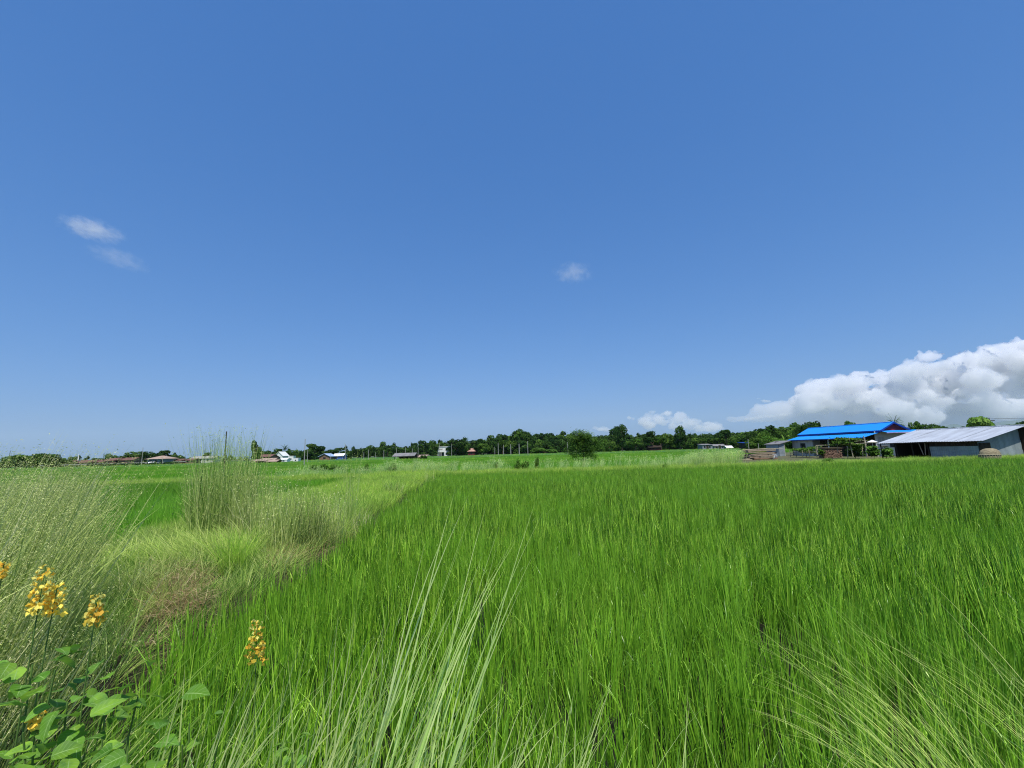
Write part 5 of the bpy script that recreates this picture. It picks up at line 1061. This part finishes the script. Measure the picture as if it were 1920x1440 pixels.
house(1409, 130, 2.8, 4, 2.3, 0.3, 'small hut with dark blue flat roof in the trees left of the farm', M_darkw, M_bluedk, 'shed', 0.35, windows=((-0.6, 1.0, .7, .7),), group=VG, cat='hut')
# ---------- poles
def pole(px, top, d, label, r=0.11, arms=1, mat_=M_conc, group='poles along the field road', base=0.0):
    p = at(px, d, base); hgt = pt(px, top, d).z-base; t = thing('utility_pole', label, 'pole', p, 0.0, group); bm = bmesh.new(); tube(bm, [(0, 0, -0.2), (0, 0, hgt)], [r*0.85, r*0.55], 8); obj('shaft', bm, mat_, t)
    for k in range(arms):
        bm = bmesh.new(); box(bm, -0.55, 0.55, -r-0.10, -r-0.02, hgt-0.45-k*0.6, hgt-0.36-k*0.6); arm = obj('crossarm', bm, M_darkw, t)
        for x in (-0.48, 0, 0.48): bm = bmesh.new(); tube(bm, [(x, -r-0.06, hgt-0.355-k*0.6), (x, -r-0.06, hgt-0.2-k*0.6)], [0.035, 0.02], 6); obj('insulator', bm, M_white, arm)
    return t
pole(570, 823, 80, 'tall pale pole standing in the left fields right of the banana-like plant', 0.10, 0)
pole(576, 843, 120, 'short pole just right of the tall pale pole', 0.10, 0)
pole(419.5, 809, 60, 'dark pole rising behind the tallest reed clump', 0.11, 0, M_darkw)
pole(265, 839, 190, 'pale pole in front of the wide dark tree on the left', 0.16, 0)
pole(304, 857, 192, 'short pole in front of the grey two-storey house', 0.14, 0)
pole(192.5, 850, 200, 'thin dark pole over the red roofs on the left', 0.14, 0, M_darkw)
pole(14, 845, 150, 'thin dark pole in the reeds at the left edge', 0.10, 0, M_darkw)
pole(620, 849, 175, 'short pole between the two blue roofed huts', 0.13, 0)
pole(647, 833, 150, 'slim tall pole right of the blue fronted hut', 0.12, 0)
for px, top, d, r, lab in ((682, 848, 170, .12, 'short pole, first left of the two shrubs'), (690.5, 843, 150, .13, 'taller pole next to the leafy shrub on the far bank'), (704, 848, 190, .10, 'faint thin pole between the two shrubs'), (719.5, 844, 150, .12, 'pole above the pale shrub with brown stems'), (743, 840, 160, .13, 'pole at the left end of the grey roofed hut'), (760, 839, 190, .13, 'pole behind the roof peak of the grey roofed hut'), (773, 841, 195, .16, 'thick pole behind the right part of the grey roofed hut'), (784, 838, 195, .13, 'pole over the lean-to of the grey roofed hut'),
    (824.5, 830, 200, .13, 'pole in front of the left edge of the white two-storey building'), (847, 832, 215, .14, 'dark grey pole at the right edge of the white two-storey building'), (928, 838, 215, .14, 'first and shortest pole of the row of poles'), (934.5, 830, 205, .17, 'second pole of the row of poles'), (944.5, 834, 205, .17, 'third pole of the row of poles'), (958, 833, 200, .20, 'fourth pole of the row, thicker than its neighbours'), (973.8, 832, 195, .24, 'fifth and thickest pole of the row'), (990, 827, 175, .15, 'last and tallest pole of the row, greenish'), (1065, 829, 165, .16, 'single pole just left of the lone leafy tree'),
    (1405, 823, 105, .09, 'pole in front of the small blue-roofed hut'), (1423.5, 831, 100, .09, 'short post right of the small blue-roofed hut')): pole(px, top, d, lab, r, 0)
u = pole(1866, 783, 62, 'grey electricity pole with crossarm behind the grey metal roof, right of the bright tree', 0.09, 1, M_darkw, group=None)
uz = pt(1866, 785, 62).z; ub = at(1866, 62)
bm = bmesh.new()
for dx, zo in ((-0.48, 0.0), (0.48, 0.0), (0.0, -0.9)):
    A = Vector((ub.x+dx, ub.y-0.15, uz+zo)); B = A+Vector((32, -6, 0.6)); tube(bm, [A.lerp(B, t)-Vector((0, 0, 3.0*t*(1-t)*0.5)) for t in np.linspace(0, 1, 12)], [0.012]*12, 5, False)
o = obj('overhead_wires', bm, M_darkw); tag(o, 'thin wires running right from the electricity pole', 'wires')
# small white bird and scraps in the far fields
